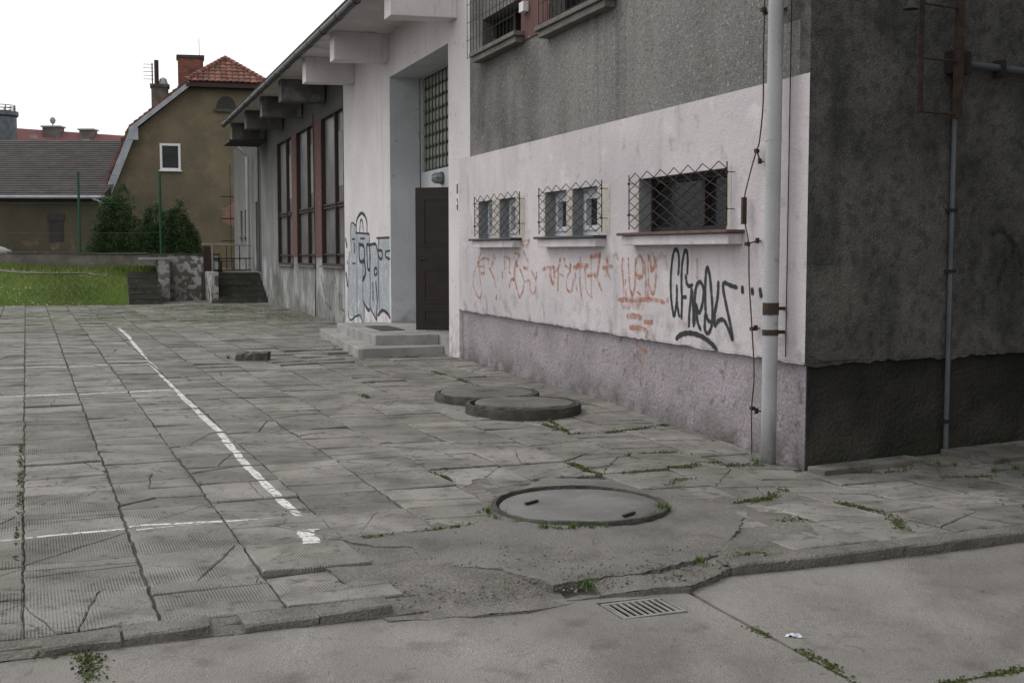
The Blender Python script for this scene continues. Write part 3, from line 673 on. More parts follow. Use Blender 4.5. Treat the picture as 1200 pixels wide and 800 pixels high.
mossline([(860, 652), (900, 647)], .03, 120); mossline([(505, 435), (530, 441), (560, 452)], .02, 150); mossline([(424, 462), (432, 467)], .02, 200); mossline([(500, 552), (530, 563)], .012, 200)
mossline([(878, 722), (898, 731)], .014, 500, -.06); mossline([(935, 746), (975, 765), (1010, 790)], .012, 420, -.06); mossline([(1085, 792), (1120, 783), (1150, 777), (1200, 768)], .014, 420, -.06)
mossline([(40, 760), (70, 756), (105, 754)], .022, 900, -.05, 2); mossline([(98, 760), (108, 775), (104, 795)], .025, 900, -.05, 2)
mossline([(425, 630), (440, 628), (500, 622), (560, 613)], .014, 160); mossline([(25, 520), (22, 600), (18, 660)], .008, 60); mossline([(0, 366), (260, 362)], .15, 40); mossline([(100, 372), (160, 370), (240, 378)], .1, 60)
mossline([(170, 360), (300, 361)], .5, 320, .002); mossline([(200, 368), (330, 376)], .45, 130, .002); mossline([(240, 358), (330, 368), (360, 377)], .3, 130, .002)
mossline([(840, 545), (895, 545)], .03, 200); mossline([(1000, 548), (1090, 546), (1110, 545)], .03, 200)
stuff(mb.build('moss', mossm)); bpy.data.objects['moss']['label'] = 'green moss growing in the paving joints'
wb = MB()
for px, py, n, h in ((590, 606, 14, .05), (605, 614, 14, .03), (632, 621, 18, .04), (648, 622, 10, .03), (672, 623, 30, .05), (708, 621, 16, .035), (765, 608, 20, .04), (781, 603, 45, .07), (688, 687, 40, .06), (822, 658, 34, .05),
                     (884, 540, 20, .06), (888, 543, 20, .06), (1085, 545, 16, .06), (1100, 543, 16, .06), (1118, 545, 14, .05), (50, 759, 160, .025), (66, 757, 110, .02), (84, 756, 160, .028), (98, 755, 240, .035), (110, 763, 160, .03), (107, 772, 260, .035), (104, 786, 260, .035), (101, 797, 200, .03), (640, 622, 40, .025), (655, 623, 40, .02), (692, 622, 50, .025), (728, 617, 30, .03), (748, 614, 30, .025), (772, 600, 40, .05), (572, 604, 40, .05), (580, 610, 30, .03), (800, 620, 0, 0), (268, 420, 30, .09), (1190, 548, 30, .05), (1165, 552, 30, .05), (745, 446, 8, .04), (300, 682, 6, .02), (600, 300, 0, 0)):
    p = gp(px, py) if n else None
    if n: tuft(wb, p.x, p.y, hgt(p.x, p.y) - (.05 if py > 690 else .004 if (p - m1).length > .8 else -.016), n, h, .018 if py < 690 else .022, .0035, .9)
stuff(wb.build('weeds', weedm)); bpy.data.objects['weeds']['label'] = 'small grass tufts growing round the covers and joints'
pb = MB()
def pebble(x, y, z, r):
    pb.ct = random.random(); q = [(r, 0, 0), (-r, 0, 0), (0, r, 0), (0, -r, 0), (0, 0, r * .7), (0, 0, -r * .7)]
    a = random.uniform(0, 3); q = [(x + (c_[0] * math.cos(a) - c_[1] * math.sin(a)) * random.uniform(.6, 1.2), y + (c_[0] * math.sin(a) + c_[1] * math.cos(a)) * random.uniform(.6, 1.2), z + c_[2]) for c_ in q]
    pb.idx(q, [(0, 2, 4), (2, 1, 4), (1, 3, 4), (3, 0, 4), (2, 0, 5), (1, 2, 5), (3, 1, 5), (0, 3, 5)])
for _ in range(1500):
    px, py = random.choice([(random.uniform(380, 860), random.uniform(640, 710)), (random.gauss(560, 60), random.gauss(672, 16)), (random.gauss(760, 60), random.gauss(674, 8)), (random.gauss(600, 80), random.gauss(692, 8))])
    p = gp(px, py); u, v = uv(p)
    if v < 4.55: continue
    pebble(p.x, p.y, hgt(p.x, p.y) - .008 + (.012 if inpoly(u, v, patch) else 0), abs(random.gauss(.0035, .0025)) + .001)
for _ in range(700):
    p = gp(random.uniform(0, 1200), random.uniform(620, 800)); u, v = uv(p); pebble(p.x, p.y, (GZ(p.x, p.y) if v < 4.6 else hgt(p.x, p.y)) + .002, random.uniform(.001, .003))
for px, py, r in ((850, 660, .024), (843, 664, .016), (734, 682, .012), (578, 594, .03), (566, 596, .02), (560, 600, .02), (700, 420, .02)): p = gp(px, py); pebble(p.x, p.y, hgt(p.x, p.y) + .0, r)
stuff(pb.build('pebbles', pebm)); bpy.data.objects['pebbles']['label'] = 'loose grit and pebbles on the broken asphalt'
lb = MB()
for px, py, r in ((577, 592, .016), (573, 598, .012), (615, 618, .012), (622, 620, .01), (603, 722, .01), (948, 746, .012), (953, 749, .01), (1152, 680, .012), (1068, 760, .007), (640, 775, .007), (735, 678, .012), (226, 597, .006), (570, 788, .008), (440, 760, .006), (1138, 733, .006)):
    p = gp(px, py); z = (GZ(p.x, p.y) if uv(p)[1] < 4.6 else hgt(p.x, p.y)) + .004; a = random.uniform(0, 6); c, s_ = math.cos(a), math.sin(a); lb.ct = random.random()
    q = [(-1, 0, 0), (-.3, .45, .25), (1, .1, .1), (.2, -.5, .3)]; lb.face([(p.x + r * (c * x - s_ * y), p.y + r * (s_ * x + c * y), z + r * h_) for x, y, h_ in q])
stuff(lb.build('dead_leaves', leafm))
# litter
p = gl(-.05, 931, 746); rnd = random.Random(4); b = MB(); n = 9; gr = [[(-.032 + .064 * i / n + rnd.uniform(-.004, .004), (-.016 + .03 * j / 5) * (1 - .5 * i / n) + rnd.uniform(-.004, .004), max(0.001, rnd.uniform(0, .018) * math.sin(math.pi * (i + .5) / (n + 1)))) for j in range(6)] for i in range(n + 1)]
for i in range(n):
    for j in range(5): b.face([gr[i][j], gr[i + 1][j], gr[i + 1][j + 1]]); b.face([gr[i][j], gr[i + 1][j + 1], gr[i][j + 1]])
tag(b.build('plastic_scrap', litm, loc=(p.x, p.y, GZ(p.x, p.y) + .004), rotz=-.35), 'crumpled white plastic scrap lying on the road joint', 'litter')
# broken kerb block lying on the yard
p0, p1 = gp(276, 423), gp(313, 422); b = MB(); rnd = random.Random(3); n = 10; vs = []
for i in range(n + 1):
    q = p0.lerp(p1, i / n)
    for dy, z in ((0, -.02), (-.01, .085), (.05, .11), (.24, .10), (.26, -.02)): vs.append((q.x + rnd.uniform(-.012, .012), q.y + dy + rnd.uniform(-.015, .015), hgt(q.x, q.y) + z + rnd.uniform(-.012, .012)))
b.idx(vs, [(k * 5 + q, (k + 1) * 5 + q, (k + 1) * 5 + q + 1, k * 5 + q + 1) for k in range(n) for q in range(4)] + [tuple(range(5)), tuple(n * 5 + q for q in range(5))[::-1]])
tag(b.build('concrete_block', darkr), 'dark rough concrete block lying loose on the yard before the porch', 'concrete block')
# ================================================================== THE BUILDING (frame: x = s along the long wall, y = outward, z = up)
B = thing('old_building', 'long old white and grey rendered building with graffiti, barred windows and a deep porch', 'building', (CX, CY, 0), WROT)
def wall(name, mat, s0, s1, z0, z1, holes=(), y=0, th=.35, reveal=None, T=None, parent=B, cuts=4):
    """solid wall with real openings: grid of cells with holes left out"""
    xs = sorted({s0, s1, *[v for h in holes for v in h[:2]]}); zs = sorted({z0, z1, *[v for h in holes for v in h[2:]]})
    b = MB(); T = T or (lambda a, o, z: (a + (-.2 * o if a < .06 else 0), o, z))
    def isin(x, z): return any(h[0] < x < h[1] and h[2] < z < h[3] for h in holes)
    nx, nz = len(xs) - 1, len(zs) - 1
    solid = [[not isin((xs[i] + xs[i + 1]) / 2, (zs[j] + zs[j + 1]) / 2) for j in range(nz)] for i in range(nx)]
    for i in range(nx):
        for j in range(nz):
            if not solid[i][j]: continue
            a, c, e, f = xs[i], xs[i + 1], zs[j], zs[j + 1]
            b.cm = 0
            b.face([T(a, y, e), T(c, y, e), T(c, y, f), T(a, y, f)][::-1]); b.face([T(a, y - th, e), T(c, y - th, e), T(c, y - th, f), T(a, y - th, f)])
            for ok, q in ((i == 0 or not solid[i - 1][j], [(a, e), (a, f)]), (i == nx - 1 or not solid[i + 1][j], [(c, f), (c, e)]), (j == 0 or not solid[i][j - 1], [(c, e), (a, e)]), (j == nz - 1 or not solid[i][j + 1], [(a, f), (c, f)])):
                if ok:
                    inner = (s0 + .001 < q[0][0] < s1 - .001 or q[0][0] != q[1][0]) and (z0 + .001 < q[0][1] < z1 - .001 or q[0][1] != q[1][1])
                    b.cm = 1 if (reveal and inner) else 0
                    (p, q2), (r, s) = q
                    b.face([T(p, y, q2), T(r, y, s), T(r, y - th, s), T(p, y - th, q2)])
    return b.build(name, [mat, reveal or mat], parent)
HA = [(5.99, 6.56, 1.60, 2.07), (6.84, 7.38, 1.60, 2.07)]; HB = [(3.62, 4.25, 1.60, 2.08), (4.42, 5.03, 1.60, 2.08)]; HC = [(1.11, 2.68, 1.61, 2.09)]
wall('lower_wall', pink, 0, 8.24, .675, 2.66, HA + HB + HC, reveal=revm)
wall('door_pier', chalk, 8.243, 8.73, 0 - .3, 5.0)
b = MB(); b.box(7.744, 8.24, -.35, 0, 2.662, 8.2); b.build('pilaster', chalk, B)
wall('upper_wall', greyr, .0, 7.742, 2.662, 8.2, [(5.78, 7.22, 3.90, 4.30), (3.3, 4.9, 3.82, 5.1), (.0001, .55, 3.04, 3.7)], y=-.004, reveal=greyr)
wall('plinth', plinm, .043, 8.24, -.4, .672, y=-.045, th=.3)
# broken render showing the masonry above the downpipe
b = MB(); b.box(.03, .548, -.12, -.055, 3.045, 3.695); b.build('damaged_patch', patchm, B)
rr = random.Random(5)
for s0, s1, z0, z1, c in ((.03, .25, 3.09, 3.25, 0), (.03, .27, 3.28, 3.46, 0), (.28, .50, 3.16, 3.33, 1), (.29, .52, 3.36, 3.52, 0), (.02, .26, 3.49, 3.68, 1), (.31, .50, 3.55, 3.68, 0)):
    b = MB(); b.box(s0, s1, -.054, -.018, z0, z1, jit=.008); b.build('brick', greyblock if not c else patchm, B)
# ragged lower lips of the top render coat
def lip(mat, T, a0, a1, z, yb, amp, seed):
    rg_ = random.Random(seed); n = int((a1 - a0) / .035); b = MB(); lo_ = []
    for k in range(n + 1):
        a = a0 + (a1 - a0) * k / n; lo_.append((a, z - .002 - amp * max(0, .35 + .8 * mn.noise(Vector((a * 3.1, seed, 0))) + .5 * mn.noise(Vector((a * 14, seed, 2))))))
    vs = [T(a, y, zz) for a, zl in lo_ for y, zz in ((-.0015, z + .001), (-.0015, zl), (yb, zl - .004), (yb, z + .001))]
    b.idx(vs, [(4 * k + q, 4 * k + (q + 1) % 4, 4 * k + 4 + (q + 1) % 4, 4 * k + 4 + q) for k in range(n) for q in range(4)] + [(0, 1, 2, 3), tuple(4 * n + q for q in (3, 2, 1, 0))]); b.build('render_edge', mat, B)
lip(pink, lambda a, o, z: (a, o, z), .012, 8.2, .672, -.044, .022, 3); lip(darkr, rl, .02, 8.9, .669, -.034, .035, 5)
# ---- windows
def lattice(b, s0, s1, z0, z1, y, ps, pz, r=.0042, toppeak=True):
    n = max(2, round((s1 - s0) / (ps / 2))); dx = (s1 - s0) / n; rows = max(2, round((z1 - z0) / (pz / 2))); dzv = (z1 - z0) / rows
    rg = random.Random(int(s0 * 100)); wb_ = [rg.uniform(-.012, .012) for _ in range(n + 1)]
    for k in range(rows + 1):
        amp = dzv * (.5 if k < rows else .62); pts = []
        for i in range(n + 1):
            zz = z0 + dzv * k + amp * (1 if (i + k + rows) % 2 else -1) + rg.uniform(-.003, .003)
            pts.append((s0 + dx * i + (wb_[i] if 0 < i < n else 0), y + rg.uniform(-.003, .003), zz))
        b.tube(pts, r, 5)
def barred(name, cells, fm, frame_w, glass, grille, sill, sillmat, label=None, inner=None, cream_strips=(), mull=None, side=None):
    s0 = min(c[0] for c in cells); s1 = max(c[1] for c in cells); z0, z1 = cells[0][2], cells[0][3]
    b = MB()
    for c in cells: b.box(c[0] + .003, c[1] - .003, -.175, -.165, c[2] + .003, c[3] - .003)
    w = b.build('window', glass, B)
    if label: w['label'] = label
    for c in cells:
        b = MB(); fw = frame_w; a0, a1, b0, b1 = c[0] + .001, c[1] - .001, c[2] + .001, c[3] - .001
        b.box(a0, a1, -.164, -.12, b0, b0 + fw).box(a0, a1, -.164, -.12, b1 - fw, b1).box(a0, a0 + fw, -.164, -.12, b0 + fw, b1 - fw).box(a1 - fw, a1, -.164, -.12, b0 + fw, b1 - fw)
        if mull: b.box(mull - fw * .7, mull + fw * .7, -.164, -.112, b0 + fw, b1 - fw)
        else:
            g2 = fw + .004; f2 = fw * .85
            b.box(a0 + g2, a1 - g2, -.1638, -.105, b0 + g2, b0 + g2 + f2).box(a0 + g2, a1 - g2, -.1638, -.105, b1 - g2 - f2, b1 - g2).box(a0 + g2, a0 + g2 + f2, -.1638, -.105, b0 + g2 + f2, b1 - g2 - f2).box(a1 - g2 - f2, a1 - g2, -.1638, -.105, b0 + g2 + f2, b1 - g2 - f2)
        b.build('frame', fm, w)
    if inner:
        b = MB(); q = random.Random(2)
        n = 14; pts = [(inner[0] + (inner[1] - inner[0]) * i / n, -.21 + .014 * math.sin(i * 2.1), z) for z in (z0 + .02, z1 - .02) for i in range(n + 1)]
        b.idx(pts, [(i, i + 1, n + 2 + i, n + 1 + i) for i in range(n)]); b.build('curtain', curt, w)
    for a0, a1 in cream_strips: b = MB(); b.box(a0, a1, .0, .003, z0 + .0, z1 + .01); b.build('window_surround', cream, w)
    b = MB(); b.box(sill[0] - .03, sill[1] + .04, -.12, sill[2] + .02, z0 - .025, z0 + .001); sl_ = b.build('sill', sillmat, w, bevel=.006)
    b = MB(); b.box(sill[0], sill[1], -.002, sill[2] - .015, z0 - .11, z0 - .027); b.build('sill_base', pink, w, bevel=.006)
    gs0, gs1, gz0, gz1, ps, pz = grille; b = MB(); lattice(b, gs0, gs1, gz0, gz1, .065, ps, pz)
    for s in (gs0, gs1):
        b.tube([(s, .06, gz0 - .03), (s + .004, .062, gz1 + .02)], .0055, 6)
        for z in (gz0 + .1, gz1 - .06): b.tube([(s, .06, z), (s + (.01 if s == gs1 else -.01), -.01, z)], .0035, 6); b.box(s - .009, s + .009, .058, .075, z - .009, z + .009)
    b.build('grille', ironm, w)
barred('wa', HA, whitef, .05, glassh, (5.68, 7.36, 1.66, 2.10, .26, .096), (5.80, 7.34, .12), sillm, 'small twin white window by the door', cream_strips=((5.68, 5.985), (6.565, 6.835), (7.385, 7.42)))
barred('wb', HB, whitef, .055, glassd, (3.37, 5.0 + .06, 1.66, 2.10, .26, .096), (3.42, 4.99, .12), sillm, 'small twin white window in the middle of the wall', cream_strips=((3.32, 3.615), (4.255, 4.415), (5.035, 5.08)))
barred('wc', HC, brownf, .045, glassc, (1.0, 2.76, 1.67, 2.11, .245, .1), (.86, 2.78, .14), brsill, 'wide dark brown window nearest the corner', inner=(1.22, 1.52), cream_strips=((1.04, 1.105), (2.685, 2.74)), mull=1.70)
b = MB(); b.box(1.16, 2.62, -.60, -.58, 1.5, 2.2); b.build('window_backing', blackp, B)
# upper windows
def upper_window(s0, s1, z0, z1, bars, silloff, label):
    b = MB(); b.box(s0 + .003, s1 - .003, -.24, -.23, z0 + .003, z1 - .003); w = b.build('window', glassd, B); w['label'] = label
    b = MB(); fw = .05
    b.box(s0 + .001, s1 - .001, -.229, -.17, z0 + .001, z0 + fw).box(s0 + .001, s1 - .001, -.229, -.17, z1 - fw, z1 - .001).box(s0 + .001, s0 + fw, -.229, -.17, z0 + fw, z1 - fw).box(s1 - fw, s1 - .001, -.229, -.17, z0 + fw, z1 - fw)
    m_ = (s0 + s1) / 2; b.box(m_ - .04, m_ + .04, -.229, -.165, z0 + fw, z1 - fw); b.build('frame', brownf, w)
    b = MB(); b.box(s0 - .12, s1 + .12, -.17, .14, z0 - .05, z0 + .0005); b.box(s0 - .08, s1 + .08, -.003, .11, z0 - .12, z0 - .052); b.build('sill', mossstep if 0 else kerbm, w, bevel=.008)
    b = MB(); g0, g1, gz0, gz1 = bars
    n = round((g1 - g0) / .13)
    for k in range(n + 1): x = g0 + (g1 - g0) * k / n; b.tube([(x, .11, gz0), (x, .11, gz1)], .004, 5)
    n = round((gz1 - gz0) / .2)
    for k in range(n + 1): z = gz0 + (gz1 - gz0) * k / n; b.tube([(g0, .115, z), (g1, .115, z)], .004, 5)
    b.build('grille', ironm, w)
upper_window(5.78, 7.22, 3.90, 4.30, (5.72, 7.50, 3.86, 4.95), .1, 'barred upper window over the twin window')
upper_window(3.3, 4.9, 3.82, 5.1, (3.25, 4.95, 3.84, 5.1), .1, 'barred upper window beside the red panel')
b = MB(); b.box(5.00, 5.775, .0, .012, 3.80, 5.1); b.box(4.905, 4.995, .0, .010, 3.80, 5.1); b.build('red_panel', redp, B)
b = MB(); b.box(5.52, 5.66, .012, .08, 4.09, 4.2); b.build('junction_box', boxw, B, bevel=.006)
b = MB(); b.box(5.80, 5.99, -.168, -.160, 3.95, 4.15); b.build('paper', boxw, B)
# ---- numbers and plates by the door
b = MB(); b.box(8.235, 8.355, .0, .006, 1.99, 2.37); sg = b.build('number_sign', boxw, B)
b = MB(); b.box(8.27, 8.325, .0062, .009, 2.21, 2.34); b.box(8.285, 8.325, .0062, .009, 2.115, 2.15); b.box(8.27, 8.295, .0062, .009, 2.085, 2.115); b.box(8.27, 8.325, .0062, .009, 2.0, 2.07); b.build('lettering', blackp, sg)
# ---- porch
b = MB()
wall('porch_wall', chalk, 8.733, 15.88, -.3, 5.0, [(8.733, 12.11, -.3, 4.26)], th=.5, reveal=bluew)
PY = -.52
wall('porch_back_wall', bluew, 8.5, 12.4, .1, 4.6, [(8.82, 9.50, .275, 2.36), (8.75, 12.09, 2.73, 4.255)], y=PY, th=.12)
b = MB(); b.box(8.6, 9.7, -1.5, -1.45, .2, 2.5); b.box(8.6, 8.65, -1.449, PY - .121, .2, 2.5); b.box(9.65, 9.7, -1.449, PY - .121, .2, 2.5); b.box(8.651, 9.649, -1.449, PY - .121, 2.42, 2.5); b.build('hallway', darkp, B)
b = MB(); b.box(8.50, 8.7325, PY, -.35, -.2, 4.6); b.build('porch_jamb', chalk, B)
gb = MB(); gb.box(8.76, 12.08, PY - .09, PY - .05, 2.74, 4.25); gw = gb.build('glass_block_window', mortd, B)
nb, nr = 17, 8; bw, bh = 3.32 / nb, 1.51 / nr
bm_ = MB(); 
e = .012; q = .022
x0, x1, z0_, z1_ = e, bw - e, e, bh - e
bm_.idx([(x0, 0, z0_), (x1, 0, z0_), (x1, 0, z1_), (x0, 0, z1_), (x0 + q, .022, z0_ + q), (x1 - q, .022, z0_ + q), (x1 - q, .022, z1_ - q), (x0 + q, .022, z1_ - q)], [(4, 5, 6, 7), (0, 1, 5, 4), (1, 2, 6, 5), (2, 3, 7, 6), (3, 0, 4, 7)])
g0 = bm_.build('glass_block', blockg, gw, loc=(8.76, PY - .05, 2.74))
for i in range(nb):
    for j in range(nr):
        if i or j: o = g0.copy(); COL.objects.link(o); o.parent = gw; o.location = (8.76 + i * bw, PY - .05 + random.uniform(-.002, .002), 2.74 + j * bh)
b = MB()
for i in range(1, nb): b.box(8.76 + i * bw - .006, 8.76 + i * bw + .006, PY - .0498, PY - .02, 2.745, 4.245)
b.build('glazing_bars', mortd, gw)
# door leaf, standing open
hx, hy = 9.47, -.50; lx, ly = 9.96, .14
dv = Vector((lx - hx, ly - hy)); ln = dv.length; door = thing('x', 'x', 'x'); bpy.data.objects.remove(door)
b = MB(); b.box(0, ln, -.022, .022, .29, 2.37); door = b.build('door', doorm, B, loc=(hx, hy, 0), bevel=.003); door.rotation_euler[2] = math.atan2(dv.y, dv.x)
for sgn in (-1, 1):
    for x0, x1, z0_, z1_ in ((.12, ln - .12, .40, .60), (.12, ln - .12, .68, 1.20), (.12, ln - .12, 1.52, 2.22)):
        b = MB(); y0, y1 = (.0221, .032) if sgn > 0 else (-.032, -.0221)
        b.box(x0, x1, y0, y1, z0_, z0_ + .03).box(x0, x1, y0, y1, z1_ - .03, z1_).box(x0, x0 + .03, y0, y1, z0_ + .03, z1_ - .03).box(x1 - .03, x1, y0, y1, z0_ + .03, z1_ - .03)
        b.box(x0 + .06, x1 - .06, (.0221 if sgn > 0 else -.029), (.029 if sgn > 0 else -.0221), z0_ + .055, z1_ - .055); b.build('door_panel', doorm, door)
    b = MB(); b.tube([(ln - .07, sgn * .022, 1.33), (ln - .07, sgn * .06, 1.33), (ln - .17, sgn * .065, 1.335)], .009, 8); b.box(ln - .09, ln - .05, min(sgn * .0222, sgn * .027), max(sgn * .0222, sgn * .027), 1.2, 1.38); b.build('handle', ironm, door)
b = MB(); b.box(9.501, 9.57, PY + .0005, PY + .03, .275, 2.43).box(8.75, 9.501, PY + .0005, PY + .03, 2.361, 2.43); b.build('door_frame', doorm, B)
# bulkhead lamp
b = MB(); b.lathe([(.001, .0), (.085, .0), (.09, .03), (.085, .06), (.07, .13), (.04, .165), (.001, .17)], seg=20)
lp = b.build('wall_lamp', lampm, B, loc=(10.82, PY + .001, 2.57), smooth=True); lp.rotation_euler = (R(-90), 0, 0)
b = MB(); b.lathe([(.088, .0), (.1, .0), (.1, .035), (.088, .035)], seg=20)
for k in range(6): a = k * math.pi / 3; b.tube([(.095 * math.cos(a), .095 * math.sin(a), .03), (.085 * math.cos(a), .085 * math.sin(a), .13), (.03 * math.cos(a), .03 * math.sin(a), .178)], .004, 5)
b.tube([(.082 * math.cos(k * math.pi / 8), .082 * math.sin(k * math.pi / 8), .1) for k in range(17)], .004, 5); b.build('cage', galv, lp)
# steps
LS = thing('porch_steps', 'two broad grey concrete steps up to the dark porch door', 'steps', (CX, CY, 0), WROT)
def slabpoly(name, pts, z0, z1, mat, par, bv=.012):
    b = MB(); b.prism([(x, y, z0) for x, y in pts], (0, 0, z1 - z0)); return b.build(name, mat, par, bevel=bv)
slabpoly('step', [(8.98, .006), (8.83, 1.20), (8.86, 1.25), (13.28, .98), (13.2, .006)], -.2, .125, stepm, LS)
slabpoly('step', [(9.22, .006), (9.34, .90), (12.35, .86), (12.35, .006)], .08, .268, stepm, LS)
slabpoly('porch_floor', [(8.736, PY + .004), (8.736, -.001), (9.0, .004), (12.09, .004), (12.105, PY + .004)], -.1, .272, stepm, LS, .003)
slabpoly('doormat', [(10.2, .25), (10.2, .62), (11.3, .62), (11.3, .25)], .269, .280, ringm, LS, .003)
# ---- hall wall with tall windows
HW = [(15.98, 18.40, 1.14, 4.26), (19.20, 21.62, 1.12, 4.26), (22.28, 24.72, 1.10, 4.26)]
wall('hall_wall', hallm, 15.884, 28.1, -.4, 5.0, HW, y=-.03, reveal=hallm, th=.3)
for (a, c, e, f), lb_ in zip(HW, ('tall red framed hall window beside the white porch wall', 'middle one of the tall red framed hall windows', 'farthest tall red framed hall window')):
    b = MB(); b.box(a + .002, c - .002, -.115, -.105, e + .002, f - .002); w = b.build('window', glassh, B); w['label'] = lb_
    b = MB(); y0, y1 = -.1045, -.015
    b.box(a + .001, a + .05, y0, y1, e, f - .001).box(c - .05, c - .001, y0, y1, e, f - .001).box(a + .05, c - .05, y0, y1, f - .05, f - .001).box(a + .05, c - .05, y0, y1, e + .0, e + .05); b.build('frame', redf, w)
    mid = a + (c - a) * .40
    b = MB(); b.box(mid - .035, mid + .035, y0, -.03, e + .051, f - .051); b.build('mullion', redf, w)
    for z in (f - .95 - .9, 1.45 + .9 - .0, e + .24):
        b = MB(); b.box(a + .051, mid - .036, y0, -.05, z - .018, z + .018).box(mid + .036, c - .051, y0, -.05, z - .018, z + .018); b.build('glazing_bar', redf, w)
    b = MB(); b.box(a + .1, mid - .06, -.104, -.098, 2.75, f - .42); b.build('blind', curt, w)
    b = MB(); b.box(a - .02, c + .02, -.014, .04, e - .035, e - .002); b.build('sill', kerbm, w)
for a, c in ((18.405, 19.195), (21.625, 22.275)):
    b = MB(); b.box(a, c, -.029, -.012, 1.32, 4.26); b.build('red_panel', redp, B)
b = MB(); b.tube([(19.1, .02, 4.4), (19.05, .02, 2.2), (19.0, .02, 1.1), (18.95, .03, .75), (19.05, .02, .5), (19.05, .02, -.05)], .012, 6); b.build('cable', cablem, B)
# annex beyond the hall
wall('annex_wall', hallm, 28.104, 34.8, .3, 4.85, [(28.5, 29.2, .85, 2.9), (31.4, 31.9, 1.9, 2.75), (32.5, 33.0, 1.9, 2.75)], y=-.02, th=.3)
for q in ((28.5, 29.2, .85, 2.9), (31.4, 31.9, 1.9, 2.75), (32.5, 33.0, 1.9, 2.75)):
    b = MB(); b.box(q[0] + .002, q[1] - .002, -.2, -.18, q[2] + .002, q[3] - .002); w = b.build('annex_door' if q[2] < 1 else 'window', brownf if q[2] < 1 else glassd, B)
    if q[2] > 1: b = MB(); b.box(q[0] - .05, q[1] + .05, -.018, .07, q[2] - .05, q[2] - .002); b.build('sill', kerbm, w)
b = MB(); b.tube([(29.9, .12, .85), (29.9, .12, 4.3), (29.7, .5, 4.62)], .055, 10); dp = b.build('downpipe', pipem, B, smooth=False); dp['label'] = 'far pale blue-grey downpipe at the annex'
b = MB(); b.tube([(28.2, .02, .85), (28.2, .02, 4.5)], .03, 6); b.build('pipe', galv, B)
# conductor rod with brackets at the annex end
b = MB(); b.tube([(34.82, .1, .9), (34.82, .1, 4.4)], .012, 5)
for z in (1.1, 1.8, 2.55, 3.3): b.tube([(34.82, -.02, z), (34.82, .42, z)], .018, 5)
b.build('lightning_rod', ironm, B)
# ---- roof, soffit, beams, gutter of the hall
b = MB(); b.prism([(8.242, 1.02, 4.97), (8.242, -9, 6.3), (8.242, -9, 6.55), (8.242, 1.06, 5.09)], (20.0 - .9, 0, 0)); b.build('roof', roofm, B)
b = MB(); b.box(8.244, 27.0, -.02, .99, 4.952, 4.968); b.build('soffit', soffm, B)
b = MB(); b.tube([(8.25 + 1.25 * k, 1.08, 4.93 + .006 * (k % 2)) for k in range(16)] , .062, 10); 
for k in range(16): b.tube([(8.3 + 1.25 * k, 1.08, 4.93), (8.36 + 1.25 * k, 1.08, 4.93)], .07, 10)
b.build('gutter', gutm, B)
for k, s in enumerate((8.30, 12.12, 14.80, 17.76, 20.65, 23.56, 26.75)):
    b = MB(); y0 = .001; b.prism([(s, y0, 4.52), (s, .9, 4.50), (s, .9, 4.95), (s, y0, 4.951)], (.36, 0, 0))
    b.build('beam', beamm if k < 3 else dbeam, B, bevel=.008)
b = MB(); b.box(26.5, 28.1, .0, 1.0, 4.43, 4.485); b.build('ledge', roofm, B)
b = MB(); b.box(0.05, 34.7, -9, -.36, 4.99, 5.2); 
# inner body so the building is closed
b = MB(); b.box(8.3, 34.7, -9.2, -9, 0, 6.5); b.box(34.4, 34.7, -9, -.33, 0, 4.9); b.box(28.15, 34.7, -9, -.33, 4.86, 4.95); b.build('back_wall', hallm, B)
# ---- side wall (right)
wall('side_wall', darkr, 0.0, 9, .672, 8.2, y=0, T=lambda a, o, z: rl(a + (-.2 * o if a < .06 else 0), o, z), th=.3)
wall('side_plinth', darkp, .052, 9, -.45, .668, y=-.035, T=lambda a, o, z: rl(a + (-.2 * o if a < .06 else 0), o, z), th=.3)
b = MB(); b.box(.25, .62, .001, .006, 1.05, 1.75, T=rl, jit=0)
b = MB()
def blob(b, cx, cz, rx, rz, y, T, n=22, seed=1):
    rg = random.Random(seed); pts = []
    for k in range(n): a = 2 * math.pi * k / n; r = rg.uniform(.75, 1.1); pts.append((cx + rx * r * math.cos(a), cz + rz * r * math.sin(a)))
    b.idx([T(x, y, z) for x, z in pts] + [T(x, 0.001, z) for x, z in pts], [tuple(range(n))[::-1]] + [(k, (k + 1) % n, n + (k + 1) % n, n + k) for k in range(n)])
for q in ((.30, .715, .26, .04, .008, rl, 22, 5),):
    b = MB(); blob(b, *q); b.build('mortar_repair', palep, B)
L_ = MB(); lad = MB(); lad.box(.868, .892, .15, .178, 2.42, 8.3, T=rl); ld = lad.build('ladder', rustm, B); ld['label'] = 'rusty iron ladder on the dark side wall'
b = MB(); b.box(1.235, 1.285, .14, .19, 2.40, 8.3, T=rl); b.build('rail', rustm, ld)
for k in range(15): z = 2.43 + .375 * k; b = MB(); b.tube([rl(.893, .165, z), rl(1.234, .165, z)], .0085, 6); b.build('rung', rustm, ld)
for z in (4.6, 6.4):
    for t in (.88, 1.26): b = MB(); b.tube([rl(t, .14, z), rl(t, .005, z)], .008, 6); b.build('bracket', rustm, ld)
def pr(px, py, off): t, z = wr(px, py, off); return rl(t, off, z)
b = MB(); b.tube([rl(1.385, .035, -.05), rl(1.385, .035, 2.45), rl(1.385, .035, 2.76)], .02, 8); cp = b.build('conduit', galv, B)
for z in (1.3, 1.75, .18): b = MB(); b.box(1.35, 1.42, .0, .06, z - .012, z + .012, T=rl); b.build('bracket', ironm, cp)
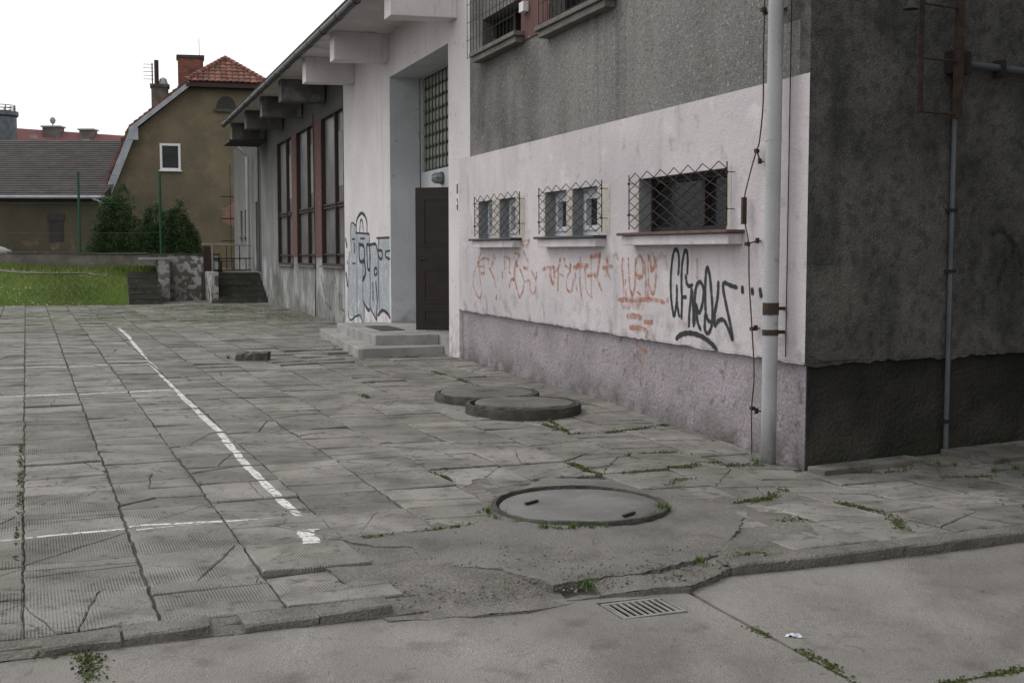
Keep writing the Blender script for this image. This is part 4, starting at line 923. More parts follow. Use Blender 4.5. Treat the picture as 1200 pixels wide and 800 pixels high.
b = MB(); b.tube([rl(1.45, .05, 2.82), rl(3.0, .05, 2.80), rl(6.5, .05, 2.76)], .027, 10); hp_ = b.build('conduit', galv, B); b = MB(); b.box(1.30, 1.47, .0, .10, 2.74, 2.9, T=rl); b.build('bracket', ironm, hp_)
b = MB(); b.box(1.82, 1.85, .0, .10, 2.75, 2.87, T=rl); b.build('bracket', ironm, hp_)
b = MB(); b.tube([rl(.86, .2, 3.22), rl(.72, .27, 3.25), rl(.63, .30, 3.2), rl(.62, .30, 3.14)], .012, 8); la = b.build('side_lamp', rustm, B)
b = MB(); b.lathe([(.012, .045), (.02, .03), (.055, -.02), (.05, -.02), (.001, .01)], c=rl(.62, .30, 3.11), seg=16); b.build('lamp_shade', ringm, la)
b = MB(); b.box(1.5, 1.52, 0, .1, 0, .1)
b = MB(); b.lathe([(.001, .0), (.001, .0)], seg=3)
# ---- downpipe at the corner
b = MB(); b.tube([(.265, .115, -.10), (.265, .115, .35), (.262, .113, 1.9), (.26, .112, 4.6), (.26, .112, 8.1)], [.054, .054, .053, .053, .053], 20); dp = b.build('downpipe', pipem, B, smooth=True); dp['label'] = 'thick pale grey downpipe at the near corner'
for z0, z1 in ((2.22, 2.235), (5.0, 5.02)): b = MB(); b.tube([(.2625, .113, z0), (.2625, .113, z1)], .0555, 20); b.build('pipe_joint', pipem, dp)
for z0, z1, r in ((1.00, 1.085, .0575), (.855, .895, .0575), (4.3, 4.36, .0575)):
    b = MB(); b.tube([(.264, .1145, z0), (.264, .1145, z1)], r, 20, caps=True); b.box(.255, .275, .0, .07, (z0 + z1) / 2 - .012, (z0 + z1) / 2 + .012); b.build('bracket', rustm, dp)
b = MB(); b.tube([(.212, .02, .7), (.210, .02, 4.5), (.210, .02, 8)], .0045, 6); b.build('cable', ironm, B)  # thin dark line stands for a lightning cable and the downpipe's shadow
# ---- loose conductor cable with clamps
cpx = [(893, -60), (895, 0), (896, 60), (893, 120), (890, 165), (887, 177), (880, 205), (872, 236), (872, 262), (876, 285), (879, 330), (881, 384), (883, 440), (882, 480), (881, 535)]
pts = []
for px, py in cpx: s, z = wl(px, py, .05); pts.append((s, .05 + .01 * math.sin(z * 7), z))
pts[-1] = (pts[-1][0], .05, -.06)
b = MB(); b.tube(catmull(pts, 4), .0055, 6); ca = b.build('cable', cablem, B); ca['label'] = 'thin brown conductor cable sagging down the wall'
for px, py, dx, dy in ((887, 177, 8, 12), (876, 286, 16, -4), (882, 385, 8, -1), (882, 478, 9, 3), (895, 12, 6, 3)):
    s, z = wl(px, py, .05); s2, z2 = wl(px + dx, py + dy, .0); b = MB(); b.tube([(s, .05, z), (s2, .03, z2), (s2 - .0, -.045, z2 - .01)], .006, 6); b.box(s - .018, s + .018, .038, .066, z - .014, z + .014, jit=.003); b.box(s2 - .008, s2 + .008, .02, .045, z2 - .02, z2 + .02); b.build('clamp', rustm, ca)
s, z = wl(872, 247, .05); b = MB(); b.box(s - .014, s + .014, .035, .068, z - .10, z + .10); b.build('clamp', rustm, ca)

# ================================================================== GRAFFITI
def paint(name, mat, strokes, wd, off, org, k, T=None, to=wl, lift=.003, parent=B, fill=(), smoothn=5):
    b = MB(); T = T or (lambda a, o, z: (a, o, z)); layer = 0
    for st in strokes:
        w_ = wd
        if isinstance(st[0], (int, float)): w_, st = st[0], st[1:]
        pts = [to(org[0] + x / k, org[1] + y / k, off) for x, y in st]; pts = catmull(pts, smoothn) if len(pts) > 2 else pts
        layer += 1; yy = off + lift + layer * .00018; L = []
        for i, p in enumerate(pts):
            a, c = pts[max(0, i - 1)], pts[min(len(pts) - 1, i + 1)]; dx, dz = c[0] - a[0], c[1] - a[1]; l = math.hypot(dx, dz) or 1
            h = w_ / 2 * (1 + .12 * math.sin(i * 1.7)) * (.65 if i in (0, len(pts) - 1) else 1)
            L.append(((p[0] - dz / l * h, p[1] + dx / l * h), (p[0] + dz / l * h, p[1] - dx / l * h)))
        vs = [T(q[0], yy, q[1]) for pr_ in L for q in pr_]; b.idx(vs, [(2 * i, 2 * i + 1, 2 * i + 3, 2 * i + 2) for i in range(len(L) - 1)])
        for p, sg in ((pts[0], 1), (pts[-1], 1)):
            n = 8; b.idx([T(p[0] + w_ * .42 * math.cos(a_ * 6.283 / n), yy + .00008, p[1] + w_ * .42 * math.sin(a_ * 6.283 / n)) for a_ in range(n)], [tuple(range(n))])
    for poly in fill:
        pts = [to(org[0] + x / k, org[1] + y / k, off) for x, y in poly]; b.face([T(p[0], off + lift - .0012, p[1]) for p in pts])
    return b.build(name, mat, parent)
g = paint('graffiti', spk, [
    [(128, 232), (134, 150), (128, 70), (104, 48), (84, 120), (72, 260), (74, 400), (86, 500), (97, 545), (110, 480), (118, 400), (117, 318)],
    [(118, 430), (128, 510), (136, 545)], [(152, 560), (156, 430), (152, 300), (158, 150), (180, 55), (198, 90), (196, 225)], [(186, 242), (192, 300), (212, 322), (234, 312)],
    (.045, (160, 404), (184, 402)), [(228, 345), (222, 420), (212, 520), (208, 620)], [(232, 350), (240, 470), (243, 618)], [(250, 600), (252, 440), (262, 330), (290, 288), (318, 340), (312, 440), (286, 520), (262, 460)],
    [(266, 460), (272, 580), (296, 645)], [(334, 520), (330, 380), (335, 240), (347, 180), (364, 240), (378, 380), (386, 520), (378, 620), (352, 675), (328, 640), (334, 530), (352, 575), (378, 590)],
    [(430, 292), (424, 400), (404, 520), (402, 615), (430, 580), (470, 575), (505, 640), (536, 722), (520, 610), (492, 480), (466, 340), (474, 296), (520, 315), (568, 330)],
    (.05, (610, 335), (611, 360)), (.05, (684, 350), (686, 370)), (.05, (744, 350), (750, 390)), (.042, (116, 714), (150, 684), (200, 672), (260, 680), (320, 706), (372, 745), (415, 790))], .034, 0, (775, 285), 6.4)
g['label'] = 'tall black spray painted tag under the brown window'
g = paint('graffiti', spo, [
    [(185, 165), (150, 270), (105, 400), (98, 520), (128, 630), (170, 690), (195, 620), (178, 450), (160, 290)], (.05, (156, 270), (160, 320)), [(150, 285), (220, 225), (290, 245)], [(222, 215), (225, 400)], [(165, 315), (222, 328)], [(275, 255), (292, 355), (358, 215)], [(300, 300), (345, 185)],
    [(290, 350), (338, 450), (366, 565)], (.06, (195, 402), (222, 402)), (.045, (370, 655), (367, 705)), (.055, (440, 398), (439, 448)), [(462, 205), (466, 350)], [(470, 215), (525, 240), (518, 370), (535, 400)],
    [(585, 165), (640, 190), (600, 280), (575, 400), (600, 540), (640, 685)], (.07, (600, 270), (608, 305)), [(520, 560), (545, 470), (590, 480)], (.06, (560, 465), (575, 475)), [(610, 300), (660, 380), (690, 500), (680, 600), (645, 685)], [(685, 140), (740, 260)], (.06, (690, 335), (730, 345)),
    [(780, 370), (828, 470), (828, 580), (800, 640), (762, 580), (765, 490), (700, 500)], (.045, (842, 395), (840, 445))], .030, 0, (545, 280), 10)
g['label'] = 'orange tag under the twin window nearest the door'
g = paint('graffiti', spo, [
    (.04, (110, 360), (180, 335), (245, 330)), [(130, 325), (150, 440)], [(175, 330), (190, 440)], (.05, (205, 345), (215, 500), (245, 500), (245, 340)), (.038, (318, 232), (296, 340), (290, 480), (288, 600)), [(245, 395), (320, 300)], (.045, (364, 235), (378, 315)), [(380, 320), (435, 355), (392, 470), (400, 590), (450, 610), (470, 470)], [(310, 410), (360, 430)], (.045, (435, 295), (440, 320)),
    (.035, (475, 345), (530, 285)), [(528, 285), (490, 450), (515, 600)], (.045, (480, 335), (560, 312), (650, 312)), [(555, 220), (546, 500), (572, 700)], [(605, 315), (628, 600), (690, 685)], (.04, (640, 432), (700, 405), (740, 445), (802, 595)), [(680, 215), (682, 640)], (.06, (675, 205), (785, 190)), (.04, (785, 160), (770, 300), (752, 420)),
    (.05, (870, 240), (862, 370), (845, 430)), (.05, (820, 335), (922, 315)), (.05, (862, 360), (902, 465))], .030, 0, (625, 280), 10)
g['label'] = 'orange tag with stars under the middle twin window'
g = paint('graffiti', spo, [
    [(200, 225), (190, 330), (205, 480), (215, 690)], [(232, 480), (240, 700)], (.035, (265, 230), (268, 300)), [(268, 300), (278, 500), (305, 665), (338, 560), (348, 230)], (.035, (305, 620), (308, 665)), [(350, 330), (362, 440), (430, 440), (432, 260), (392, 190), (352, 290)], (.04, (360, 415), (430, 440)), [(375, 620), (405, 650)],
    [(455, 265), (470, 690)], (.035, (460, 330), (495, 690)), [(498, 180), (505, 690)], (.06, (505, 200), (540, 350)), (.03, (530, 380), (570, 320), (568, 220), (545, 168), (585, 250), (590, 400), (575, 590), (545, 640), (518, 560)), (.045, (155, 712), (400, 706), (520, 706)), (.035, (520, 708), (600, 715), (690, 740)), (.05, (725, 698), (725, 738))], .030, 0, (710, 280), 10)
g['label'] = 'underlined orange tag beside the black one'
paint('graffiti', spof, [(.05, (600, 240), (655, 190), (710, 260), (712, 360)), (.05, (90, 195), (120, 165), (142, 235)), (.04, (1070, 240), (1075, 460)), (.14, (210, 760), (420, 760))], .04, 0, (710, 280), 10, lift=.0022)
paint('graffiti', spof, [(.05, (660, 0), (672, 72), (742, 72), (752, 0)), (.05, (665, 20), (750, 20))], .04, 0, (545, 280), 10, lift=.0022)
g = paint('graffiti', spo, [(.055, (150, 150), (200, 146), (262, 160)), (.06, (296, 196), (358, 200)), (.05, (172, 244), (262, 250), (322, 288), (308, 318))], .05, 0, (715, 350), 7.28); g['label'] = 'short orange brush strokes just above the plinth'
g = paint('graffiti', spo, [(.03, (236, 350), (228, 385), (262, 425), (308, 440), (288, 472), (244, 500), (272, 560), (262, 615)), (.05, (258, 680), (262, 715))], .03, -.045, (715, 350), 7.28); g['label'] = 'thin orange zigzag on the mauve plinth'
for fp in ([(75, 290), (88, 290), (88, 122), (122, 130), (124, 700), (74, 690)], [(125, 175), (203, 182), (206, 640), (168, 610), (168, 740), (126, 690)], [(208, 250), (240, 246), (260, 335), (258, 560), (246, 712), (208, 640)], [(262, 205), (328, 205), (328, 690), (300, 660), (262, 680)]):
    paint('graffiti_fill', spb, [], .03, 0, (395, 240), 5.333, fill=[fp])
g = paint('graffiti', spk, [
    [(75, 300), (72, 690), (120, 694), (145, 690), (168, 742), (170, 600)], [(88, 300), (87, 122), (120, 132)], [(124, 172), (126, 700)], (.06, (120, 172), (124, 95), (154, 52), (184, 92), (188, 172)), (.045, (142, 165), (148, 95), (160, 110), (164, 165)), (.05, (118, 175), (200, 181)), [(202, 181), (206, 640), (166, 606)],
    (.09, (108, 245), (110, 290)), (.07, (138, 240), (142, 345), (170, 345), (168, 262), (142, 248)), (.08, (172, 345), (178, 430), (162, 468)), [(162, 470), (163, 605)], (.06, (186, 250), (192, 392), (206, 390), (204, 262), (188, 248)), (.05, (148, 210), (172, 210)), (.05, (206, 250), (240, 244), (250, 270), (266, 332), (282, 332), (282, 290), (262, 284)),
    (.05, (250, 208), (326, 204)), [(262, 210), (258, 335), (264, 680)], (.045, (306, 290), (304, 322), (330, 338)), (.045, (306, 290), (330, 286)), (.045, (234, 400), (236, 436), (250, 428), (248, 395), (234, 400)), (.07, (225, 490), (226, 590)), (.055, (243, 480), (252, 600), (248, 715)), (.05, (168, 612), (206, 662)), (.05, (206, 640), (246, 716)),
    (.055, (258, 690), (285, 658), (318, 680), (332, 705)), (.05, (96, 214), (112, 214)), (.04, (98, 365), (114, 365)), (.09, (55, 215), (62, 258)), (.1, (58, 430), (66, 500)), (.05, (64, 350), (66, 365)), (.035, (165, 340), (162, 480))], .036, 0, (395, 240), 5.333)
g['label'] = 'black outlined pale blue towers painted beside the porch'
g = paint('graffiti', spg, [(.09, (190, 215), (215, 330), (240, 420)), (.1, (200, 430), (205, 480)), (.09, (240, 480), (292, 550)), (.06, (300, 255), (322, 350), (332, 205), (352, 345)), (.06, (275, 350), (300, 260)), (.05, (380, 240), (382, 350)), (.14, (378, 400), (384, 410)), (.12, (275, 640), (280, 690)), (.16, (325, 640), (328, 690)), (.06, (395, 545), (430, 570)), (.05, (330, 380), (332, 540))], .05, -.03, (355, 300), 8.88)
g['label'] = 'faded grey scrawl low on the hall wall'
g = paint('graffiti', spk2, [(.05, (870, 20), (900, 5), (930, 60), (905, 110), (875, 180)), (.045, (905, 10), (940, 60), (952, 130)), (.045, (930, 60), (900, 100))], .045, 0, (800, 267), 2.4, T=rl, to=wr); g['label'] = 'faint dark scrawl on the side wall'
# ================================================================== FAR SIDE OF THE YARD
# terrace
b = MB(); b.prism([(-60, 35.31, -.3), (-8.55, 35.31, -.3), (-21.8, 73, -.3), (-60, 73, -.3)], (0, 0, 1.46)); struct(b.build('terrace', earthm))
b = MB(); b.prism([(CX + D.x * 28.7 + N.x * 1.62, CY + D.y * 28.72 + N.y * 1.62, -.3), (CX + D.x * 28.7, CY + D.y * 28.7, -.3), (CX + D.x * 60, CY + D.y * 60, -.3), (CX + D.x * 60 + N.x * 1.62, CY + D.y * 60 + N.y * 1.62, -.3)][::-1], (0, 0, 1.115)); struct(b.build('walkway', mossstep))
# retaining wall
W = thing('retaining_wall', 'low retaining wall with peeling white plaster across the end of the yard', 'wall', (-8.6, 35, 0))
b = MB(); n = 26
def rtop(x): return 1.41 - .10 * smooth(-18, -8.6, x) + .006 * math.sin(3 * x)
rg = random.Random(1); vs = []
for k in range(n + 1):
    x = -27 + 18.4 * k / n
    for y, z in ((0, -.2), (rg.uniform(-.015, .015), .5), (rg.uniform(-.01, .01), rtop(x)), (.3, rtop(x)), (.3, -.2)): vs.append((x + 8.6, y, z))
b.idx(vs, [(k * 5 + q, (k + 1) * 5 + q, (k + 1) * 5 + q + 1, k * 5 + q + 1) for k in range(n) for q in range(4)] + [tuple(range(5)), tuple(n * 5 + q for q in range(5))[::-1]]); b.build('wall', retm, W)
for k in range(9):
    x0 = -18.4 + 2.045 * k; b = MB(); z = rtop(x0 - 8.6 + 1) ; b.box(x0, x0 + 2.03, -.03, .33, z + .004, z + .05, jit=.006); b.build('coping_stone', capm if k < 6 else mossstep, W)
PW = thing('stair_pier', 'short plastered pier on the right of the small lawn stairs', 'pier', (-10.02, 33.9, 0), WROT - R(90)); b = MB(); b.box(0, .30, 0, 1.0, -.2, 1.20, jit=.015); b.build('body', retm, PW); b = MB(); b.box(-.50, .34, -.02, .98, 1.205, 1.245); b.build('cap', capm, PW)
def stairs(name, label, loc, rot, wdt, n, rise, tread):
    t = thing(name, label, 'stairs', loc, rot)
    for k in range(n):
        b = MB(); b.box(0, wdt, k * tread, (k + 1) * tread + .04, -.15 + k * rise, (k + 1) * rise, jit=.004); b.build('step', mossstep, t)
        b = MB(); b.box(0.01, wdt - .01, k * tread - .02, k * tread + .05, (k + 1) * rise + .002, (k + 1) * rise + .022, jit=.003); b.build('nosing', ringm, t)
    return t
# stair beside the hall: authored in a frame whose y runs away along the wall
p = Vector((CX, CY)) + D * 26.9 + N * 1.32
hsr = stairs('hall_stairs', 'dark concrete stairs with metal railing beside the hall wall', (p.x, p.y, 0), WROT - R(90), 1.31, 5, .16, .36)
b = MB(); b.box(-.20, -.01, -.02, 2.6, -.2, .86, jit=.01); b.build('cheek_wall', retm, hsr)
stairs('lawn_stairs', 'small dark stairs between the lawn and the plastered pier', (-10.48, 32.70, 0), WROT - R(90), .86, 6, .14, .27)
# railing
p = Vector((CX, CY)) + D * 28.75 + N * 1.3
RT = thing('stair_railing', 'rusty iron railing with white top rail at the head of the hall stairs', 'railing', (p.x, p.y, .81), WROT - R(90))
b = MB(); b.tube([(0, 0, -.9), (0, 0, .83)], .032, 8); b.build('post', capm, RT)
b = MB(); b.box(-.26, -.05, -.03, .03, 0, .78); b.build('panel', redf, RT)
b = MB(); b.tube([(-.3, 0, .83), (0, 0, .84), (1.12, 0, .80)], .024, 6); b.build('top_rail', capm, RT)
for z in (.08, .42): b = MB(); b.tube([(-.0, 0, z), (1.12, 0, z)], .02, 6); b.build('rail', ironm, RT)
for k in range(1, 6): b = MB(); b.tube([(1.12 * k / 6 + .03, 0, .08), (1.12 * k / 6 + .03, 0, .42 if k % 2 else .79)], .014, 5); b.build('baluster', ironm, RT)
# lawn
def lawnz(x, y):
    yf = LF(x); t = smooth(0, 1, (y - yf + .1) / (35.5 - yf)); return -.05 + 1.10 * t * (.86 + .14 * smooth(-9, -17, x)) + .02 * math.sin(2 * x) * t
b = MB(); nx, ny = 34, 14; vs = []
for i in range(nx + 1):
    for j in range(ny + 1):
        yq = 31.5 + (34.98 - 31.5) * j / ny; xr = -10.50 - .352 * max(0, yq - 32.7); x = -27.5 + (xr + 27.5) * i / nx; y = LF(x) + (34.98 - LF(x)) * j / ny; vs.append((x, y, lawnz(x, y)))
b.idx(vs, [(i * (ny + 1) + j, (i + 1) * (ny + 1) + j, (i + 1) * (ny + 1) + j + 1, i * (ny + 1) + j + 1) for i in range(nx) for j in range(ny)])
b.idx([q for j in range(ny + 1) for q in (vs[nx * (ny + 1) + j], (vs[nx * (ny + 1) + j][0], vs[nx * (ny + 1) + j][1], -.2))], [(2 * j, 2 * j + 1, 2 * j + 3, 2 * j + 2) for j in range(ny)])
lw = stuff(b.build('lawn', [lawnbase])); lw['label'] = 'sloping green lawn bank below the retaining wall'
gb_ = MB(); rg = random.Random(9)
for _ in range(52000):
    x = rg.uniform(-18.5, -10.5); y = rg.uniform(LF(x) + .02, 34.6)
    if x > -10.52 - .352 * max(0, y - 32.7): continue
    pathy = 34.55 - .9 * smooth(-10.8, -16, x) * 0
    if y > 34.1 + .2 * math.sin(1.3 * x) and rg.random() < .85 and x < -12: continue
    h = rg.uniform(.02, .075); a = rg.uniform(0, 6.28); l = h * rg.uniform(.2, .9); w_ = .006; gb_.ct = min(1, max(0, rg.gauss(.5 + .25 * math.sin(x * 2.1 + y * 1.3), .25)))
    z = lawnz(x, y) - .004; gb_.face([(x - w_, y, z), (x + w_, y, z), (x + math.cos(a) * l, y + math.sin(a) * l, z + h)])
for _ in range(1500):
    x = rg.uniform(-17, -10.75); y = rg.uniform(34.3, 34.95); h = rg.uniform(.05, .2); a = rg.uniform(0, 6.28); z = lawnz(x, y); gb_.ct = rg.random() * .6; gb_.face([(x - .02, y, z), (x + .02, y, z), (x + math.cos(a) * .05, y + math.sin(a) * .03, z + h)])
for _ in range(900):
    x = rg.uniform(-11.6, -10.4); y = rg.uniform(34.6, 34.97); h = rg.uniform(.05, .22); a = rg.uniform(0, 6.28); gb_.ct = rg.random(); gb_.face([(x - .03, y, .84), (x + .03, y, .86), (x + math.cos(a) * .07, y - .05, .84 + h)])
gg = stuff(gb_.build('lawn_grass', grassm)); gg['label'] = 'short grass blades of the lawn bank'
db = MB()
for _ in range(120):
    c = rg.choice([(-14.8, 32.6, .9), (-13.6, 31.6, 1.2), (-12, 31.8, .8), (-15.5, 31.6, .5)]); x = rg.gauss(c[0], c[2]); y = rg.gauss(c[1], .45)
    if not (-18 < x < -11.4 and LF(x) < y < 34.2): continue
    z = lawnz(x, y) + .06; r = rg.uniform(.007, .014); db.face([(x + r * math.cos(k * 1.047), y + r * math.sin(k * 1.047) * .6, z + r * .6 * math.sin(k * 1.047)) for k in range(6)])
stuff(db.build('daisies', petal))['label'] = 'small white daisies scattered in the lawn'
b = MB(); n = 20; vs = []
for k in range(n + 1):
    x = -27 + 15.4 * k / n
    for y in (34.2 + .1 * math.sin(x * 1.9), 34.6, 34.97): vs.append((x, y, lawnz(x, y) + .03 + (0 if y < 34.5 else .0)))
b.idx(vs, [(k * 3 + q, (k + 1) * 3 + q, (k + 1) * 3 + q + 1, k * 3 + q + 1) for k in range(n) for q in range(2)]); struct(b.build('path', sandm))
# green fence posts
FN = thing('green_fence', 'tall green steel fence posts joined by thin wires on the terrace', 'fence', (-13, 36.2, 1.1))
for x in (-17.45, -13.05, -10.6, ): b = MB(); b.tube([(x + 13, 0, .0), (x + 13, 0, 2.70)], .04, 8); b.build('post', greenp, FN)
for z in (.9, 1.8, 2.62): b = MB(); b.tube([(-10, 0, z), (0, 0, z - .02), (2.4, 0, z)], .004, 4); b.build('wire', greenp, FN)
# pale hump beyond the wall
q0 = fl(0, 296, 37); b = MB(); b.lathe([(.001, .20), (.25, .19), (.45, .13), (.62, .04), (.66, -.03), (.6, -.2)], seg=20, jit=.008); tag(b.build('concrete_hump', capm, loc=(q0.x - .32, 37, 1.42), smooth=True), 'pale rounded concrete hump behind the wall at the far left', 'concrete')
# ---- conifers
def conifer(cx, cy, z0, h, r, seed, label, lobes=1, n=7000):
    rg = random.Random(seed); t = thing('conifer_shrub', label, 'shrub', (cx, cy, z0), 0, 'dark conifer shrubs behind the wall')
    b = MB(); b.tube([(0, 0, -.1), (.03, .0, h * .4), (0, .03, h * .85)], [.07, .045, .01], 7); b.build('trunk', barkm, t)
    b = MB(); L = [(0, 0, h, r)] + [(rg.uniform(-.5, .5) * r, rg.uniform(-.3, .3) * r, h * rg.uniform(.62, .86), r * rg.uniform(.45, .65)) for _ in range(lobes)]
    clumps = []
    for _ in range(n // 26):
        lx, ly, lh, lr = rg.choice(L); zz = rg.uniform(.02, 1) ** 1.1; a = rg.uniform(0, 6.28)
        rr_ = lr * (1 - zz ** 1.25) ** .8 * (.95 + .14 * math.sin(a * 3 + seed)) * rg.uniform(.6, 1.15); clumps.append((lx + rr_ * math.cos(a), ly + rr_ * math.sin(a), lh * zz, a))
    for x, y, z, a in clumps:
        b.ct = min(1, max(0, rg.gauss(.45, .28))); sz = rg.uniform(.08, .17)
        for _ in range(26):
            px, py, pz = x + rg.gauss(0, sz * .5), y + rg.gauss(0, sz * .5), z + rg.gauss(0, sz * .5); d_ = Vector((math.cos(a) + rg.gauss(0, .6), math.sin(a) + rg.gauss(0, .6), .7 + rg.gauss(0, .5))).normalized() * rg.uniform(.035, .08)
            s_ = Vector((rg.gauss(0, 1), rg.gauss(0, 1), rg.gauss(0, 1))).normalized() * .018
            b.face([(px - s_.x, py - s_.y, pz - s_.z), (px + s_.x, py + s_.y, pz + s_.z), (px + d_.x, py + d_.y, pz + d_.z)])
    b.build('crown', conif, t)
for px, py, Y, rad, sd, lb2, lo_, n_ in ((142, 216, 37.6, 1.0, 1, 'tallest conifer shrub, left of the second green post', 5, 26000), (121, 252, 37.2, .66, 2, 'low round conifer shrub at the left end of the row', 4, 12000), (182, 238, 37.4, .86, 3, 'conifer shrub right behind the second green post', 4, 18000), (210, 236, 37.2, .58, 4, 'narrow pointed conifer shrub at the right end of the row', 3, 13000), (223, 262, 37.0, .36, 6, 'smallest conifer shrub, by the house wall', 2, 6000)):
    q = fl(px, py, Y); conifer(q.x, Y, 1.1, q.z - 1.1, rad, sd, lb2, lo_, n_)

# ================================================================== TAN HOUSE
HO = fl(150, 294, 48); GA = R(75); G2 = Vector((math.sin(GA), math.cos(GA))); K2 = Vector((-G2.y, G2.x)); HR = math.atan2(G2.y, G2.x)
def hp(px, py, back=0):
    r = ray(px, py); c = K2.x * HO.x + K2.y * HO.y + back; t = c / (K2.x * r.x + K2.y * r.y)
    return (Vector((r.x * t, r.y * t)) - Vector((HO.x, HO.y))).dot(G2), CAM_H + r.z * t
H_ = thing('tan_house', 'tan rendered house with half-hipped red tile roof and brick chimney', 'house', (HO.x, HO.y, 0), HR)
L0 = hp(124, 224); L1 = hp(153, 150); L2 = hp(221, 96); R2 = hp(311, 100); mid = (L2[0] + R2[0]) / 2
zz = (L2[1] + R2[1]) / 2; L2 = (L2[0], zz); R2 = (R2[0], zz); R1 = (2 * mid - L1[0], L1[1]); R0 = (2 * mid - L0[0], L0[1]); LEN = 11.
slope = (L2[1] - L1[1]) / (L2[0] - L1[0]); ZR = L2[1] + slope * (mid - L2[0]); HB_ = 2.0
def sh(p, dx, dz=0): return (p[0] + dx, p[1] + dz)
wpoly = [(L0[0] + .25, .0), (L0[0] + .25, L0[1]), (L1[0] + .22, L1[1] - .08), (L2[0] + .1, L2[1] - .12), (R2[0] - .1, R2[1] - .12), (R1[0] - .22, R1[1] - .08), (R0[0] - .25, R0[1]), (R0[0] - .25, 0)]
b = MB(); b.prism([(x, 0, z) for x, z in wpoly], (0, LEN, 0)); b.build('wall', tanm, H_)
def roofquad(name, mat, pts, th=.10, par=H_):
    P = [Vector(p) for p in pts]; nn = (P[1] - P[0]).cross(P[-1] - P[0]).normalized()
    if nn.z < 0: nn = -nn
    b = MB(); b.prism([tuple(p) for p in P], tuple(nn * -th)); return b.build(name, mat, par)
rf = roofquad('roof', tilem, [(*[L0[0] - .1], -.3, L0[1] - .15), (L1[0], -.3, L1[1]), (L1[0], LEN, L1[1]), (L0[0] - .1, LEN, L0[1] - .15)])
roofquad('roof', tilem, [(L1[0] - .06, -.3, L1[1] + .0), (L2[0], -.3, L2[1] + .02), (mid, HB_, ZR + .02), (mid, LEN, ZR + .02), (L1[0] - .06, LEN, L1[1])])
roofquad('roof', tilem, [(R1[0] + .06, -.3, R1[1] + .0), (R2[0], -.3, R2[1] + .02), (mid, HB_, ZR + .02), (mid, LEN, ZR + .02), (R1[0] + .06, LEN, R1[1])])
roofquad('roof', tilem, [(R0[0] + .1, -.3, R0[1] - .15), (R1[0], -.3, R1[1]), (R1[0], LEN, R1[1]), (R0[0] + .1, LEN, R0[1] - .15)])
roofquad('roof', tilem, [(L2[0], -.32, L2[1] + .0), (R2[0], -.32, R2[1] + .0), (mid, HB_, ZR + .0)], .12)
# tiles on the hip: rows of single tiles
tb = MB(); rg = random.Random(12); A3, B3, C3 = Vector((L2[0] - .12, -.42, L2[1] - .02)), Vector((R2[0] + .12, -.42, R2[1] - .02)), Vector((mid, HB_, ZR + .02)); nn = (B3 - A3).cross(C3 - A3).normalized(); nn = nn if nn.z > 0 else -nn; rows = 7; ux = (B3 - A3).normalized()
for r_ in range(rows):
    t0, t1 = r_ / rows, (r_ + 1.15) / rows; a0, b0 = A3.lerp(C3, t0), B3.lerp(C3, t0); upv = ((C3 - A3) - ux * (C3 - A3).dot(ux)) / rows
    ntl = max(2, round((b0 - a0).length / .24))
    for k in range(ntl):
        p0 = a0 + (b0 - a0) * (k / ntl); wv_ = (b0 - a0) / ntl; tb.ct = rg.random(); lift = .035 + rg.uniform(0, .02)
        p0 = p0 + nn * lift; x0 = ux.dot(p0 - Vector((mid, 0, 0)));
        arch = [p0 + wv_ * q + nn * (.035 * math.sin(math.pi * q)) for q in (0.03, .3, .5, .7, .97)]; top = [p + upv * 1.12 - nn * (lift * .8) for p in arch]
        if t1 >= 1: top = [p + (C3 - p) * 0 for p in top]
        mx = (mid - L2[0] + .12) * (1 - min(1, t0)); 
        tb.idx([tuple(p) for p in arch] + [tuple(p) for p in top] + [tuple(p - nn * .03) for p in arch], [(i, i + 1, 6 + i, 5 + i) for i in range(4)] + [(10 + i, 11 + i, i + 1, i) for i in range(4)])
stuff(tb.build('roof_tiles', tilem, H_))
for a_, c_ in ((A3, C3), (B3, C3)):
    b = MB(); n = 11; pts = [a_.lerp(c_, k / n) + nn * .06 for k in range(n + 1)]
    for k in range(n): b.ct = rg.random(); p, q = pts[k], pts[k + 1]; b.tube([tuple(p), tuple(q + (q - p) * .1)], [.11, .075], 7)
    stuff(b.build('ridge_tiles', tilem, H_))
b = MB()
for k in range(22):
    y = HB_ + (LEN - HB_) * k / 22; b.ct = rg.random(); b.tube([(mid, y, ZR + .06), (mid, y + .45, ZR + .05)], [.12, .09], 7)
stuff(b.build('ridge_tiles', tilem, H_))
# verge tiles and zinc flashing along the left gable edge
b = MB()
def verge(P, Q, n, w0=.22):
    for k in range(n):
        p = Vector((P[0], 0, P[1])).lerp(Vector((Q[0], 0, Q[1])), k / n); q = Vector((P[0], 0, P[1])).lerp(Vector((Q[0], 0, Q[1])), (k + 1.1) / n); b.ct = rg.random()
        d_ = (q - p).normalized(); nz = Vector((-d_.z, 0, d_.x)); p2, q2 = p + nz * (.05 + rg.uniform(0, .03)), q + nz * .03
        b.idx([(v.x, y, v.z) for y in (-.36, .2) for v in (p2 + nz * .04, q2 + nz * .03, q2 - nz * .05, p2 - nz * .05)], [(0, 1, 2, 3), (4, 7, 6, 5), (0, 4, 5, 1), (3, 2, 6, 7), (0, 3, 7, 4), (1, 5, 6, 2)])
verge((L0[0] - .12, L0[1] - .15), L1, 10); verge(L1, L2, 12); stuff(b.build('verge_tiles', tilem, H_))
